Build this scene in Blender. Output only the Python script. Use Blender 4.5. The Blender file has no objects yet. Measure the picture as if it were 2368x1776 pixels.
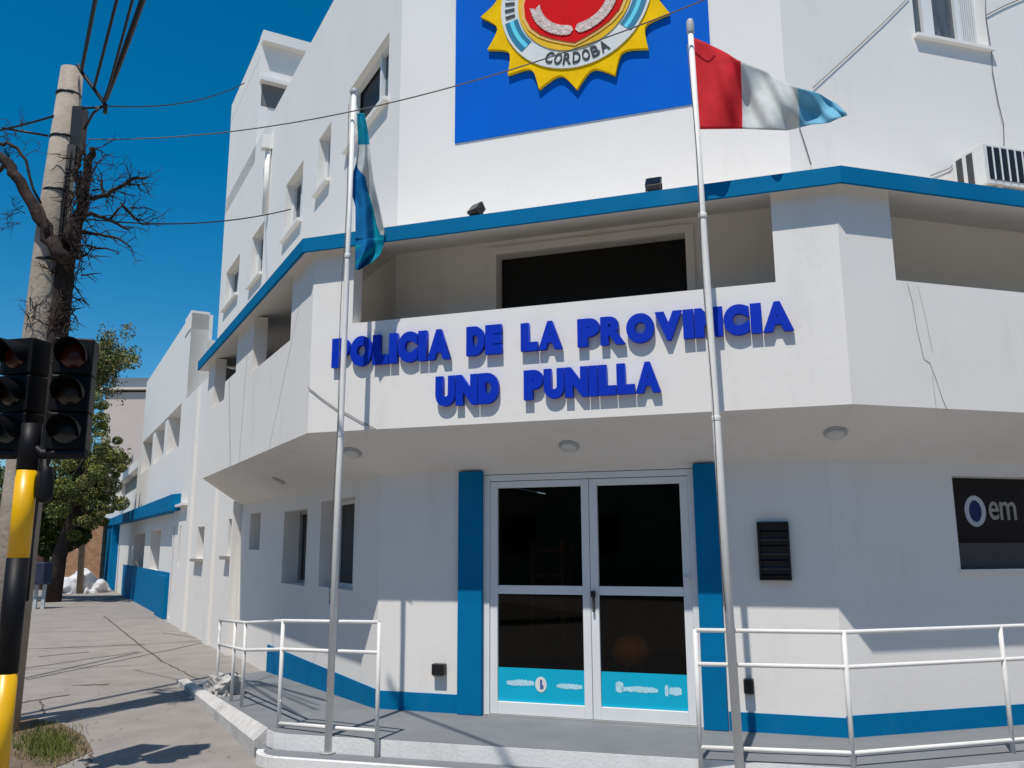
import bpy, bmesh, math, random
from mathutils import Vector, Matrix
random.seed(7)
C = bpy.context.scene
COL = C.collection

# ------------------------------------------------------------------ camera
FPX, PITCH, ROLL, EYE = 1974.6, math.radians(10.825), math.radians(-0.23), 1.65
cam = bpy.data.cameras.new('camera')
cam.sensor_width = 36.0
cam.lens = 36.0*FPX/2368.0
cam.clip_end = 3000
cam.clip_start = 0.05
co = bpy.data.objects.new('camera', cam); COL.objects.link(co)
co.matrix_world = Matrix.Translation((0, 0, EYE)) @ Matrix.Rotation(math.pi/2+PITCH, 4, 'X') @ Matrix.Rotation(ROLL, 4, 'Z')
C.camera = co

# ------------------------------------------------------------------ light
SUN_AZ, SUN_EL = math.radians(22.0), math.radians(64.5)      # the way the light travels, and the sun's height
w = bpy.data.worlds.new('World'); C.world = w; w.use_nodes = True
nt = w.node_tree; nt.nodes.clear()
sky = nt.nodes.new('ShaderNodeTexSky'); sky.sky_type = 'NISHITA'; sky.sun_disc = False
sky.sun_elevation = SUN_EL; sky.sun_rotation = math.pi+SUN_AZ
sky.air_density = 1.0; sky.dust_density = 0.9; sky.ozone_density = 4.0; sky.altitude = 700
bg = nt.nodes.new('ShaderNodeBackground'); bg.inputs[1].default_value = 0.124
ow = nt.nodes.new('ShaderNodeOutputWorld')
hs = nt.nodes.new('ShaderNodeHueSaturation'); hs.inputs['Saturation'].default_value = 1.44; hs.inputs['Hue'].default_value = .488; hs.inputs['Value'].default_value = 1.0
nt.links.new(sky.outputs[0], hs.inputs['Color']); nt.links.new(hs.outputs[0], bg.inputs[0]); nt.links.new(bg.outputs[0], ow.inputs[0])
sun = bpy.data.lights.new('sun', 'SUN'); sun.energy = 4.7; sun.angle = math.radians(0.53); sun.color = (1.0, 0.945, 0.865)
so = bpy.data.objects.new('sun', sun); COL.objects.link(so)
sdir = Vector((math.sin(SUN_AZ)*math.cos(SUN_EL), math.cos(SUN_AZ)*math.cos(SUN_EL), -math.sin(SUN_EL)))
so.rotation_euler = sdir.to_track_quat('-Z', 'Y').to_euler()
C.view_settings.view_transform = 'Standard'; C.view_settings.look = 'None'
C.view_settings.exposure = -0.13; C.view_settings.gamma = 1.0
C.render.engine = 'CYCLES'

# ------------------------------------------------------------------ from picture measurements to metres
def ray(u, v):
    a, b = u-1184, v-888
    uu = a*math.cos(ROLL)+b*math.sin(ROLL); vv = -a*math.sin(ROLL)+b*math.cos(ROLL)
    x, y = uu/FPX, -vv/FPX
    return Vector((x, math.cos(PITCH)-y*math.sin(PITCH), math.sin(PITCH)+y*math.cos(PITCH)))
def onz(u, v, z):
    d = ray(u, v); return Vector((0, 0, EYE))+d*((z-EYE)/d.z)
def atY(u, v, Y):
    d = ray(u, v); return Vector((0, 0, EYE))+d*(Y/d.y)

class PL:                      # a facade plane: origin, direction along it, outward normal
    def __init__(s, A, d, off=0.0):
        s.d = Vector((d[0], d[1], 0)).normalized()
        s.n = Vector((s.d.y, -s.d.x, 0))
        if s.n.dot(Vector((-A[0], -A[1], 0))) < 0: s.n = -s.n
        s.A = Vector((A[0], A[1], 0))+s.n*off
    def P(s, q, z, o=0.0): return s.A+s.d*q+s.n*o+Vector((0, 0, z))
    def px(s, u, v):
        r = ray(u, v); t = s.n.dot(s.A)/s.n.dot(r)
        p = Vector((0, 0, EYE))+r*t
        return (p-s.A).dot(s.d), p.z
m, l, a = (.947, -.322), (-.479, .878), (.96, .28)
W0 = PL((-1.267, 8.267), m); W0L = PL((-1.267, 8.267), l); W0R = PL((2.57, 6.96), a)
P1 = PL((-1.861, 7.706), m); P1L = PL((-1.861, 7.706), l); P1R = PL((2.51, 6.216), a)
CC = PL((-1.954, 7.596), m); CL = PL((-1.954, 7.596), l); CR = PL((2.507, 6.076), a)
U = PL((-1.199, 8.492), m); UL = PL((-1.199, 8.492), l); UR = PL((2.533, 7.221), a)
W0len = (W0R.A-W0.A).dot(W0.d); P1len = (P1R.A-P1.A).dot(P1.d); CClen = (CR.A-CC.A).dot(CC.d); Ulen = (UR.A-U.A).dot(U.d)

# ------------------------------------------------------------------ materials
MATS = {}
def mat(name, col, rough=.8, var=.06, scale=3.0, bump=.0, bscale=60.0, spec=.3, metal=0.0, stain=None, stretch=(1, 1, 1), stain_amt=.5):
    if name in MATS: return MATS[name]
    mt = bpy.data.materials.new(name); mt.use_nodes = True
    t = mt.node_tree; b = t.nodes['Principled BSDF']
    b.inputs['Roughness'].default_value = rough
    b.inputs['Specular IOR Level'].default_value = spec
    b.inputs['Metallic'].default_value = metal
    tc = t.nodes.new('ShaderNodeTexCoord')
    mp = t.nodes.new('ShaderNodeMapping'); mp.inputs['Scale'].default_value = stretch
    t.links.new(tc.outputs['Object'], mp.inputs[0])
    n = t.nodes.new('ShaderNodeTexNoise'); n.inputs['Scale'].default_value = scale; n.inputs['Detail'].default_value = 6; n.inputs['Roughness'].default_value = .6
    t.links.new(mp.outputs[0], n.inputs['Vector'])
    r = t.nodes.new('ShaderNodeValToRGB')
    r.color_ramp.elements[0].position = .3; r.color_ramp.elements[1].position = .7
    r.color_ramp.elements[0].color = tuple(c*(1-var) for c in col)+(1,)
    r.color_ramp.elements[1].color = tuple(min(c*(1+var), 1) for c in col)+(1,)
    t.links.new(n.outputs[0], r.inputs[0])
    out = r.outputs[0]
    if stain:
        n2 = t.nodes.new('ShaderNodeTexNoise'); n2.inputs['Scale'].default_value = 1.3; n2.inputs['Detail'].default_value = 9; n2.inputs['Roughness'].default_value = .68
        mp2 = t.nodes.new('ShaderNodeMapping'); mp2.inputs['Scale'].default_value = (stretch[0]*1.5, stretch[1]*1.5, stretch[2]*.35) if stretch == (1, 1, 1) else stretch
        t.links.new(tc.outputs['Object'], mp2.inputs[0]); t.links.new(mp2.outputs[0], n2.inputs['Vector'])
        r2 = t.nodes.new('ShaderNodeValToRGB'); r2.color_ramp.elements[0].position = .56; r2.color_ramp.elements[1].position = .78
        r2.color_ramp.elements[0].color = (0, 0, 0, 1); r2.color_ramp.elements[1].color = (stain_amt,)*3+(1,)
        t.links.new(n2.outputs[0], r2.inputs[0])
        mx = t.nodes.new('ShaderNodeMix'); mx.data_type = 'RGBA'
        t.links.new(r2.outputs[0], mx.inputs[0]); t.links.new(out, mx.inputs[6]); mx.inputs[7].default_value = tuple(stain)+(1,)
        out = mx.outputs[2]
    t.links.new(out, b.inputs['Base Color'])
    if bump:
        n3 = t.nodes.new('ShaderNodeTexNoise'); n3.inputs['Scale'].default_value = bscale; n3.inputs['Detail'].default_value = 4
        t.links.new(tc.outputs['Object'], n3.inputs['Vector'])
        bp = t.nodes.new('ShaderNodeBump'); bp.inputs['Strength'].default_value = bump; bp.inputs['Distance'].default_value = .01
        t.links.new(n3.outputs[0], bp.inputs['Height']); t.links.new(bp.outputs[0], b.inputs['Normal'])
    MATS[name] = mt
    return mt
WHITE = mat('white_wall_paint', (.80, .775, .735), .85, .018, 1.2, .12, 22, .15, stain=(.60, .575, .54), stain_amt=.42)
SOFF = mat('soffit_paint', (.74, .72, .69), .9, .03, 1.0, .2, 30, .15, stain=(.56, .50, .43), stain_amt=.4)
BLUE = mat('blue_trim_paint', (.0, .155, .345), .75, .09, 2.0, .15, 30, .08, stain=(.03, .20, .34), stain_amt=.45)
PANELBLUE = mat('emblem_panel_paint', (.0, .12, .58), .75, .05, 1.2, .12, 25, .06)
FRAME = mat('white_metal_frame', (.76, .77, .77), .45, .03, 4, 0, 1, .4)
RAIL = mat('white_rail_paint', (.74, .73, .70), .6, .05, 9, .1, 60, .4, stain=(.42, .36, .30), stain_amt=.35)
CYAN = mat('cyan_film', (.0, .42, .62), .4, .03, 5, 0, 1, .4)
PALE = mat('pale_decal', (.45, .72, .82), .6, .1, 30, 0, 1, .3)
BLACK = mat('black_metal', (.012, .012, .013), .45, .1, 6, 0, 1, .4)
DARKGREY = mat('dark_grey_plastic', (.05, .05, .05), .5, .1, 6, 0, 1, .4)
GREY = mat('grey_metal', (.34, .34, .33), .5, .08, 8, 0, 1, .4)
PLATF = mat('platform_concrete', (.185, .195, .205), .85, .10, 2.5, .3, 45, .25, stain=(.15, .14, .13), stain_amt=.5)
SIDE = mat('sidewalk_concrete', (.268, .244, .224), .9, .12, 2.2, .5, 28, .2, stain=(.18, .15, .13), stretch=(1, 1, 1.0001), stain_amt=.65)
KERBW = mat('white_kerb_paint', (.74, .735, .72), .8, .05, 5, .3, 40, .2, stain=(.36, .33, .31), stain_amt=.6)
ASPH = mat('concrete_road', (.33, .29, .245), .9, .12, 8, .4, 90, .2)
SOIL = mat('soil', (.16, .115, .085), .95, .3, 9, .6, 30, .1)
CABLE = mat('cable_rubber', (.012, .013, .018), .6, .1, 6, 0, 1, .3)
THREAD = mat('old_cable', (.13, .11, .10), .7, .1, 6, 0, 1, .3)
CRACK = mat('crack_line', (.22, .20, .19), .9, .1, 6, 0, 1, .1)
GLASSD = mat('dark_window_glass', (.010, .012, .018), .05, .2, 2, 0, 1, .25)
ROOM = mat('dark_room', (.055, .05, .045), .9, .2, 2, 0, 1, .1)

def thin_glass():
    mt = bpy.data.materials.new('door_glass'); mt.use_nodes = True; t = mt.node_tree; t.nodes.clear()
    o = t.nodes.new('ShaderNodeOutputMaterial'); mx = t.nodes.new('ShaderNodeMixShader'); fr = t.nodes.new('ShaderNodeFresnel'); fr.inputs[0].default_value = 1.35
    tr = t.nodes.new('ShaderNodeBsdfTransparent'); tr.inputs[0].default_value = (.55, .53, .5, 1)
    gl = t.nodes.new('ShaderNodeBsdfGlossy'); gl.inputs['Roughness'].default_value = .03; gl.inputs['Color'].default_value = (.8, .8, .8, 1)
    t.links.new(fr.outputs[0], mx.inputs[0]); t.links.new(tr.outputs[0], mx.inputs[1]); t.links.new(gl.outputs[0], mx.inputs[2]); t.links.new(mx.outputs[0], o.inputs[0])
    return mt
GLASS = thin_glass()

# ------------------------------------------------------------------ mesh helpers
class MB:
    def __init__(s): s.bm = bmesh.new(); s.mats = []
    def mi(s, mt):
        if mt is None: return 0
        if mt not in s.mats: s.mats.append(mt)
        return s.mats.index(mt)
    def poly(s, pts, mt=None):
        try: f = s.bm.faces.new([s.bm.verts.new(p) for p in pts]); f.material_index = s.mi(mt); return f
        except ValueError: return None
    def hexa(s, b, t, mt=None):          # two rings of points, joined
        vb = [s.bm.verts.new(p) for p in b]; vt = [s.bm.verts.new(p) for p in t]; n = len(b); k = s.mi(mt)
        for f in [vb[::-1], vt]+[[vb[i], vb[(i+1) % n], vt[(i+1) % n], vt[i]] for i in range(n)]:
            try: q = s.bm.faces.new(f); q.material_index = k
            except ValueError: pass
    def slab(s, pl, q0, q1, z0, z1, o0, o1, mt=None):
        s.hexa([pl.P(q0, z0, o0), pl.P(q1, z0, o0), pl.P(q1, z0, o1), pl.P(q0, z0, o1)], [pl.P(q0, z1, o0), pl.P(q1, z1, o0), pl.P(q1, z1, o1), pl.P(q0, z1, o1)], mt)
    def box(s, c, sz, mt=None, rz=0):
        x, y, z = (d/2 for d in sz); R = Matrix.Rotation(rz, 3, 'Z'); c = Vector(c)
        r = lambda zz: [c+R@Vector((i, j, zz)) for i, j in ((-x, -y), (x, -y), (x, y), (-x, y))]
        s.hexa(r(-z), r(z), mt)
    def tube(s, pts, rad, n=8, mt=None, caps=True):
        pts = [Vector(p) for p in pts]
        if not isinstance(rad, (list, tuple)): rad = [rad]*len(pts)
        rings = []; k = s.mi(mt); up = None
        for i, p in enumerate(pts):
            d = (pts[min(i+1, len(pts)-1)]-pts[max(i-1, 0)]).normalized()
            if up is None: up = Vector((0, 0, 1)) if abs(d.z) < .9 else Vector((1, 0, 0))
            e = d.cross(up).normalized(); f = e.cross(d).normalized(); up = f
            rings.append([s.bm.verts.new(p+(e*math.cos(2*math.pi*j/n)+f*math.sin(2*math.pi*j/n))*rad[i]) for j in range(n)])
        for A, B in zip(rings, rings[1:]):
            for j in range(n):
                q = s.bm.faces.new([A[j], A[(j+1) % n], B[(j+1) % n], B[j]]); q.material_index = k; q.smooth = True
        if caps:
            for R in (rings[0][::-1], rings[-1]): s.bm.faces.new(R).material_index = k
    def lathe(s, c, prof, n=20, mt=None, ax=Vector((0, 0, 1))):
        c = Vector(c); ax = ax.normalized(); e = ax.orthogonal().normalized(); f = ax.cross(e); k = s.mi(mt); R = []
        for r, h in prof: R.append([s.bm.verts.new(c+ax*h+(e*math.cos(2*math.pi*j/n)+f*math.sin(2*math.pi*j/n))*max(r, .0005)) for j in range(n)])
        for A, B in zip(R, R[1:]):
            for j in range(n):
                q = s.bm.faces.new([A[j], A[(j+1) % n], B[(j+1) % n], B[j]]); q.material_index = k; q.smooth = True
        s.bm.faces.new(R[0][::-1]).material_index = k; s.bm.faces.new(R[-1]).material_index = k
    def build(s, name, mt=None, parent=None, bevel=0, **kw):
        bmesh.ops.recalc_face_normals(s.bm, faces=s.bm.faces[:]) if not kw.pop('raw', False) else None
        me = bpy.data.meshes.new(name); s.bm.to_mesh(me); s.bm.free()
        for x in (s.mats or [mt]): me.materials.append(x)
        o = bpy.data.objects.new(name, me); COL.objects.link(o)
        if parent: o.parent = parent; o.matrix_parent_inverse = parent.matrix_world.inverted()
        if bevel:
            b = o.modifiers.new('bevel', 'BEVEL'); b.width = bevel; b.segments = 2; b.limit_method = 'ANGLE'
        for k, v in kw.items(): o[k] = v
        return o
def thing(name, label, cat, loc=(0, 0, 0), group=None):
    o = bpy.data.objects.new(name, None); COL.objects.link(o); o.location = loc
    o.matrix_world = Matrix.Translation(loc)
    o['label'] = label; o['category'] = cat
    if group: o['group'] = group
    return o

def wall(name, pl, s0, s1, z0, z1, holes=(), thick=.22, mt=WHITE, parent=None, off=0.0, **kw):
    """a wall panel with real openings: front, back and the reveals"""
    b = MB(); S = sorted({s0, s1, *[h[0] for h in holes], *[h[1] for h in holes]}); Z = sorted({z0, z1, *[h[2] for h in holes], *[h[3] for h in holes]})
    S = [x for x in S if s0 <= x <= s1]; Z = [x for x in Z if z0 <= x <= z1]
    inh = lambda s, z: any(h[0] < s < h[1] and h[2] < z < h[3] for h in holes)
    V = {}
    def v(i, j, o):
        if (i, j, o) not in V: V[i, j, o] = b.bm.verts.new(pl.P(S[i], Z[j], off-o))
        return V[i, j, o]
    full = {}
    for i in range(len(S)-1):
        for j in range(len(Z)-1): full[i, j] = not inh((S[i]+S[i+1])/2, (Z[j]+Z[j+1])/2)
    for (i, j), f in full.items():
        if not f: continue
        b.bm.faces.new([v(i, j, 0), v(i+1, j, 0), v(i+1, j+1, 0), v(i, j+1, 0)])
        b.bm.faces.new([v(i, j, thick), v(i, j+1, thick), v(i+1, j+1, thick), v(i+1, j, thick)])
        for (di, dj, A, B) in ((-1, 0, (i, j), (i, j+1)), (1, 0, (i+1, j), (i+1, j+1)), (0, -1, (i, j), (i+1, j)), (0, 1, (i, j+1), (i+1, j+1))):
            if not full.get((i+di, j+dj), False):
                b.bm.faces.new([v(*A, 0), v(*B, 0), v(*B, thick), v(*A, thick)])
    return b.build(name, mt, parent, **kw)

FONT = None
def glyph(ch, pl, s0, s1, z0, z1, o0, o1, mt, parent, bold=.03, name='letter', warp=None):
    cu = bpy.data.curves.new('t', 'FONT'); cu.body = ch; cu.extrude = .5; cu.offset = bold; cu.resolution_u = 6
    t = bpy.data.objects.new('t', cu); COL.objects.link(t); bpy.context.view_layer.update()
    me = bpy.data.meshes.new_from_object(t.evaluated_get(bpy.context.evaluated_depsgraph_get()))
    bpy.data.objects.remove(t); bpy.data.curves.remove(cu)
    xs = [v.co.x for v in me.vertices]; ys = [v.co.y for v in me.vertices]
    x0, x1, y0, y1 = min(xs), max(xs), min(ys), max(ys)
    for v in me.vertices:
        s = s0+(v.co.x-x0)/(x1-x0)*(s1-s0); z = z0+(v.co.y-y0)/(y1-y0)*(z1-z0); o = o0+(v.co.z+.5)*(o1-o0)
        if warp: s, z = warp(s, z)
        v.co = pl.P(s, z, o)
    me.materials.clear(); me.materials.append(mt); me.name = name
    o = bpy.data.objects.new(name, me); COL.objects.link(o); o.parent = parent
    if parent: o.matrix_parent_inverse = parent.matrix_world.inverted()
    return o

# ================================================================== THE SETTING
ZS, ZW, ZCB, ZCT, ZP, ZU = 2.678, 2.345, 4.368, 4.497, 3.668, 4.66
ROOF = 9.3
kd = Vector((l[0], l[1], 0)).normalized()                      # direction of the left street
kn = Vector((-kd.y, kd.x, 0))                                  # to the left of it
K0 = Vector((-4.25, 6.2, 0))
far, near = K0+kd*90, K0-kd*6.2
md = Vector((m[0], m[1], 0))
b = MB(); b.poly([(-400, -300, -.13), (400, -300, -.13), (400, 700, -.13), (-400, 700, -.13)])
b.build('road', ASPH, kind='structure')
b = MB(); c1 = near+md*16+Vector((0, 0, 0)); c2 = Vector((14, 14, 0)); c3 = far+Vector((60, 10, 0))
ring = [near, c1, Vector((18, 6, 0)), Vector((30, 60, 0)), far+Vector((40, 30, 0)), far]
b.hexa([p+Vector((0, 0, -.12)) for p in ring], ring)
b.build('sidewalk', SIDE, kind='structure')
b = MB()
b.hexa([near-kn*0+Vector((0, 0, -.12)), near+kn*.15+Vector((0, 0, -.12)), far+kn*.15+Vector((0, 0, -.12)), far+Vector((0, 0, -.12))],
       [near+Vector((0, 0, .004)), near+kn*.15+Vector((0, 0, .004)), far+kn*.15+Vector((0, 0, .004)), far+Vector((0, 0, .004))])
b.build('kerb', mat('kerb_stone', (.28, .26, .24), .9, .12, 4, .3, 30), kind='structure')
# earth strip far left beyond the road
b = MB(); q0 = K0+kn*7-kd*8; q1 = K0+kn*7+kd*120
b.hexa([q0+Vector((0, 0, -.129)), q0+kn*60+Vector((0, 0, -.129)), q1+kn*60+Vector((0, 0, -.129)), q1+Vector((0, 0, -.129))], [q0, q0+kn*60, q1+kn*60, q1])
b.build('verge', mat('verge_earth', (.17, .15, .09), .95, .3, 3, .3, 20), kind='structure')
# thin dark lines lying on the pavement slab: joints, cracks and streaks
def groove(b, pts, w):
    pts = [Vector(p) for p in pts]
    for i, (p, q) in enumerate(zip(pts, pts[1:])):
        d = (q-p); 
        if d.length < 1e-5: continue
        n = Vector((-d.y, d.x, 0)).normalized()*w/2
        b.poly([p-n, q-n, q+n, p+n])
def wob(p, q, k, amp):
    r = []; d = q-p; n = Vector((-d.y, d.x, 0)).normalized()
    for i in range(k+1):
        r.append(p+d*i/k+n*random.uniform(-amp, amp)*(0 < i < k))
    return r
b = MB(); Z4 = Vector((0, 0, .004))
for (x0, y0), (x1, y1), wd in [((240, 1424), (375, 1530), .03), ((375, 1530), (480, 1580), .02), ((100, 1500), (500, 1480), .025), ((60, 1462), (270, 1458), .02), ((375, 1463), (500, 1482), .02),
                               ((60, 1572), (500, 1480), .03), ((250, 1583), (170, 1585), .02), ((95, 1620), (100, 1650), .02), ((90, 1518), (206, 1507), .05), ((50, 1546), (320, 1507), .03), ((40, 1626), (160, 1606), .05), ((52, 1501), (336, 1490), .03), ((167, 1585), (255, 1581), .02), ((390, 1600), (560, 1665), .005), ((200, 1776), (215, 1740), .02),
                               ((85, 1388), (190, 1386), .06), ((60, 1408), (200, 1402), .06)]:
    groove(b, wob(onz(x0, y0, .004), onz(x1, y1, .004), 14, .02), wd)
for k in range(4, 20):
    p = W0L.P(2.2*k, .004, .0); q = p+kn*5.0; 
    if k != 5: groove(b, wob(Vector((p.x, p.y, .0045)), Vector((q.x, q.y, .0045)), 10, .006), .014)
b.build('pavement_line', mat('pavement_line_dark', (.10, .085, .075), .95, .2, 9), kind='structure')

# ------------------------------------------------------------------ entrance platform, ramp and lower step
e0, e1 = Vector((-1.043, 6.989, 0)), Vector((1.245, 6.345, 0)); ed = (e1-e0).normalized()
def perp(d): return Vector((-d.y, d.x, 0))
PLc = Vector((-1.93, 7.24, 0)); PRc = e0+ed*3.75; ad = Vector((a[0], a[1], 0)).normalized()
front = [PLc+kd*.16, PLc+kd*.05+ed*.03, PLc+ed*.12, PRc, PRc+ad*9]
wallring = [W0R.P(9, 0), W0R.P(0, 0), W0.P(0, 0)]
z = lambda p, h: Vector((p.x, p.y, h))
b = MB()
for lo, hi, pts in ((-.1, .2, front+wallring),): b.hexa([z(p, lo) for p in pts], [z(p, hi) for p in pts])
b.build('entrance_platform', PLATF, kind='structure')
# the painted riser sits 4 mm proud of the platform's front edge
b = MB()
for p, q in zip(front, front[1:]):
    n = perp((q-p).normalized())*-.006
    b.hexa([z(p, .07), z(q, .07), z(q+n, .07), z(p+n, .07)], [z(p, .197), z(q, .197), z(q+n, .197), z(p+n, .197)])
b.build('platform_riser', KERBW, kind='structure')
# lower step with its own pale edge, rounded at the left corner
fr2 = []
lo0 = PLc+kd*.75-perp(kd)*-.10
for t in range(7):
    an = math.radians(180-74*t/6); 
    fr2.append(PLc+Vector((.20, -.02, 0))+Vector((math.cos(an)*.30, -math.sin(an)*.30-.0, 0)))
fr2 = [lo0]+fr2+[PRc-perp(ed)*.24+ed*.1, PRc+ad*9-perp(ad)*.24]
b = MB(); pts = fr2+[z(PRc+ad*9, 0), z(PRc, 0), z(PLc, 0)]
b.hexa([z(p, -.1) for p in pts], [z(p, .075) for p in pts]); b.build('lower_step', PLATF, kind='structure')
b = MB()
for p, q in zip(fr2[1:], fr2[2:]):
    n = perp((q-p).normalized())*.05; n2 = perp((q-p).normalized())*-.006
    b.hexa([z(p+n2, .0), z(q+n2, .0), z(q+n, .0), z(p+n, .0)], [z(p+n2, .079), z(q+n2, .079), z(q+n, .079), z(p+n, .079)])
b.build('step_edge', KERBW, kind='structure')
# ramp down the left street
r0, r1 = PLc+kd*.16, PLc+kd*4.55; w0, w1 = W0L.P(0, 0), W0L.P(4.4, 0)
b = MB(); b.hexa([z(r0, -.1), z(w0, -.1), z(w1, -.1), z(r1, -.1)], [z(r0, .2), z(w0, .2), z(w1, .012), z(r1, .012)]); b.build('ramp', PLATF, kind='structure')
b = MB(); n = perp(kd)*.11
b.hexa([z(r0, -.1), z(r1, -.1), z(r1+n, -.1), z(r0+n, -.1)], [z(r0, .21), z(r1, .05), z(r1+n, .045), z(r0+n, .12)])
b.build('ramp_kerb', mat('worn_kerb', (.52, .505, .485), .95, .15, 6, .6, 25, .1, stain=(.16, .15, .14), stain_amt=.8), kind='structure')
# planting pit
b = MB(); g = [onz(u, v, .006) for u, v in ((30, 1668), (75, 1660), (140, 1672), (195, 1700), (215, 1735), (150, 1765), (60, 1800), (-60, 1800), (-60, 1680))]
b.poly(g); b.build('soil_patch', SOIL, kind='structure')

# ================================================================== THE POLICE STATION
ST = thing('police_station', 'white corner police station with chamfered front, blue bands and sun emblem panel', 'building', (0.5, 9, 0))
# ground floor walls
door_s0, door_s1 = 1.06, 2.97
wall('wall', W0, -.0, W0len, -.05, ZW+.03, [(door_s0, door_s1, -.05, 2.31), ], .25, WHITE, ST)
wl_h = [(2.58, 3.72, 1.20, 2.13), (.76, 2.0, 1.22, 2.18), (5.12, 5.85, 1.63, 2.18)]
wall('wall', W0L, 0, 6.5, -.05, ZW+.03, wl_h, .30, WHITE, ST)
wall('wall', W0R, 0, 9, -.05, ZW+.03, [(1.225, 4.3, 1.45, 2.235)], .3, WHITE, ST)
# blue skirting and the two blue pilasters
b = MB(); b.slab(W0, .0, .82, .2, .36, 0, .008); b.build('skirting_band', BLUE, ST)
b = MB(); b.slab(W0, 3.17, W0len+.002, .2, .345, 0, .008); b.build('skirting_band', BLUE, ST)
b = MB(); b.slab(W0L, .0, 4.3, .0, .37, 0, .008); b.build('skirting_band', BLUE, ST)
b = MB(); b.slab(W0R, .0, 9, .2, .36, 0, .008); b.build('skirting_band', BLUE, ST)
for s0, s1 in ((.825, 1.058), (2.972, 3.165)):
    b = MB(); b.slab(W0, s0, s1, .2, 2.34, 0, .05); b.build('pilaster', BLUE, ST, bevel=.006)
# slit windows in the left wing, glass deep in the reveal
for i, (s0, s1, z0, z1) in enumerate(wl_h):
    o0 = -.24
    b = MB(); b.slab(W0L, s0+.002, s1-.002, z0+.002, z1-.002, o0-.02, o0); w_ = b.build('window', GLASSD, ST)
    b = MB()
    for p, q in ((s0+.003, s0+.05), (s1-.05, s1-.003), ((s0+s1)/2-.02, (s0+s1)/2+.02)): b.slab(W0L, p, q, z0+.003, z1-.003, o0+.001, o0+.035)
    b.slab(W0L, s0+.05, s1-.05, z0+.003, z0+.04, o0+.001, o0+.03); b.slab(W0L, s0+.05, s1-.05, z1-.04, z1-.003, o0+.001, o0+.03)
    b.build('frame', GREY if i == 0 else FRAME, w_)
# window at the right with ledge and decal
b = MB(); b.slab(W0R, 1.23, 4.3, 1.67, 2.23, -.20, -.18); w_ = b.build('window', GLASSD, ST)
b = MB(); b.slab(W0R, 1.228, 4.3, 1.452, 1.67, -.24, -.05, DARKGREY); b.slab(W0R, 1.20, 4.32, 1.42, 1.452, -.24, .03, WHITE); b.build('sill', None, w_)
b = MB(); b.slab(W0R, 1.228, 1.27, 1.67, 2.23, -.18, -.15, DARKGREY); b.build('frame', None, w_)
s_, z_ = PL((W0R.A.x, W0R.A.y), a, -.178).px(2255, 1182); s_ -= .06
bb = MB(); N = 32
for k in range(N):
    t0, t1 = 2*math.pi*k/N, 2*math.pi*(k+1)/N
    f = lambda t, r1, r2: W0R.P(s_+.06+math.cos(t)*r1, z_+math.sin(t)*r2, -.176)
    bb.poly([f(t0, .115, .135), f(t1, .115, .135), f(t1, .068, .095), f(t0, .068, .095)], mat('decal_white', (.55, .56, .62), .7))
    bb.poly([W0R.P(s_+.06, z_, -.1765), f(t0, .068, .095), f(t1, .068, .095)], mat('decal_blue', (.01, .02, .12), .6))
bb.build('decal', None, w_)
cx = s_+.205
for ch, wd in (('e', .11), ('m', .18)):
    glyph(ch, W0R, cx, cx+wd, z_-.075, z_+.085, -.178, -.172, mat('decal_grey', (.36, .34, .30), .7), w_, .01); cx += wd+.012

# ------------------------------------------------------------------ entrance door
def leaf(s0, s1, right):
    D = thing('d', '', '') if False else None
    b = MB(); o0, o1 = -.075, -.02; zt = 2.245; zb = .215
    fw = .07
    b.slab(W0, s0, s0+fw, zb, zt, o0, o1); b.slab(W0, s1-fw, s1, zb, zt, o0, o1)
    b.slab(W0, s0+fw, s1-fw, zb, zb+.105, o0, o1); b.slab(W0, s0+fw, s1-fw, zt-.06, zt, o0, o1)
    b.slab(W0, s0+fw, s1-fw, 1.24, 1.315, o0, o1)
    d = b.build('door', FRAME, ST, bevel=.004)
    for z0, z1 in ((zb+.105, 1.24), (1.315, zt-.06)):
        b = MB(); b.poly([W0.P(s0+fw, z0, -.05), W0.P(s1-fw, z0, -.05), W0.P(s1-fw, z1, -.05), W0.P(s0+fw, z1, -.05)]); b.build('glass_pane', GLASS, d)
    b = MB(); zc0, zc1 = zb+.107, .605
    b.slab(W0, s0+fw+.001, s1-fw-.001, zc0, zc1, -.05, -.044, CYAN)
    W = s1-s0-2*fw; x = s0+fw
    def blot(p, q, z0, z1):
        n = 22; top = []; bot = []
        for i in range(n+1):
            t = i/n; e = math.sin(math.pi*min(max(t, .04), .96))**.25
            top.append((x+W*(p+(q-p)*t), z0+(z1-z0)*(.6+.4*e)+random.uniform(-.006, .006))); bot.append((x+W*(p+(q-p)*t), z0+(z1-z0)*(.4-.4*e)+random.uniform(-.005, .005)))
        for i in range(n): b.poly([W0.P(*bot[i], -.0425), W0.P(*bot[i+1], -.0425), W0.P(*top[i+1], -.0425), W0.P(*top[i], -.0425)], PALE)
    if right: blot(.17, .26, .44, .53); blot(.24, .66, .45, .495); blot(.74, .78, .43, .52); blot(.79, .93, .44, .505)
    else:
        blot(.10, .42, .455, .505); blot(.68, .97, .45, .49)
        for k in range(24):
            t0, t1 = 2*math.pi*k/24, 2*math.pi*(k+1)/24
            f = lambda t, r: W0.P(x+W*.50+math.cos(t)*r, .475+math.sin(t)*r*1.25, -.0415)
            b.poly([W0.P(x+W*.5, .475, -.0415), f(t0, .052), f(t1, .052)], mat('seal_white', (.75, .75, .70), .6))
        b.slab(W0, x+W*.49, x+W*.515, .435, .515, -.041, -.040, mat('seal_blue', (.08, .13, .35), .6)); b.slab(W0, x+W*.512, x+W*.53, .44, .47, -.041, -.0402, mat('seal_blue', (.08, .13, .35), .6))
    b.build('sign_panel', None, d)
    return d
mid = 2.045
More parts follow.
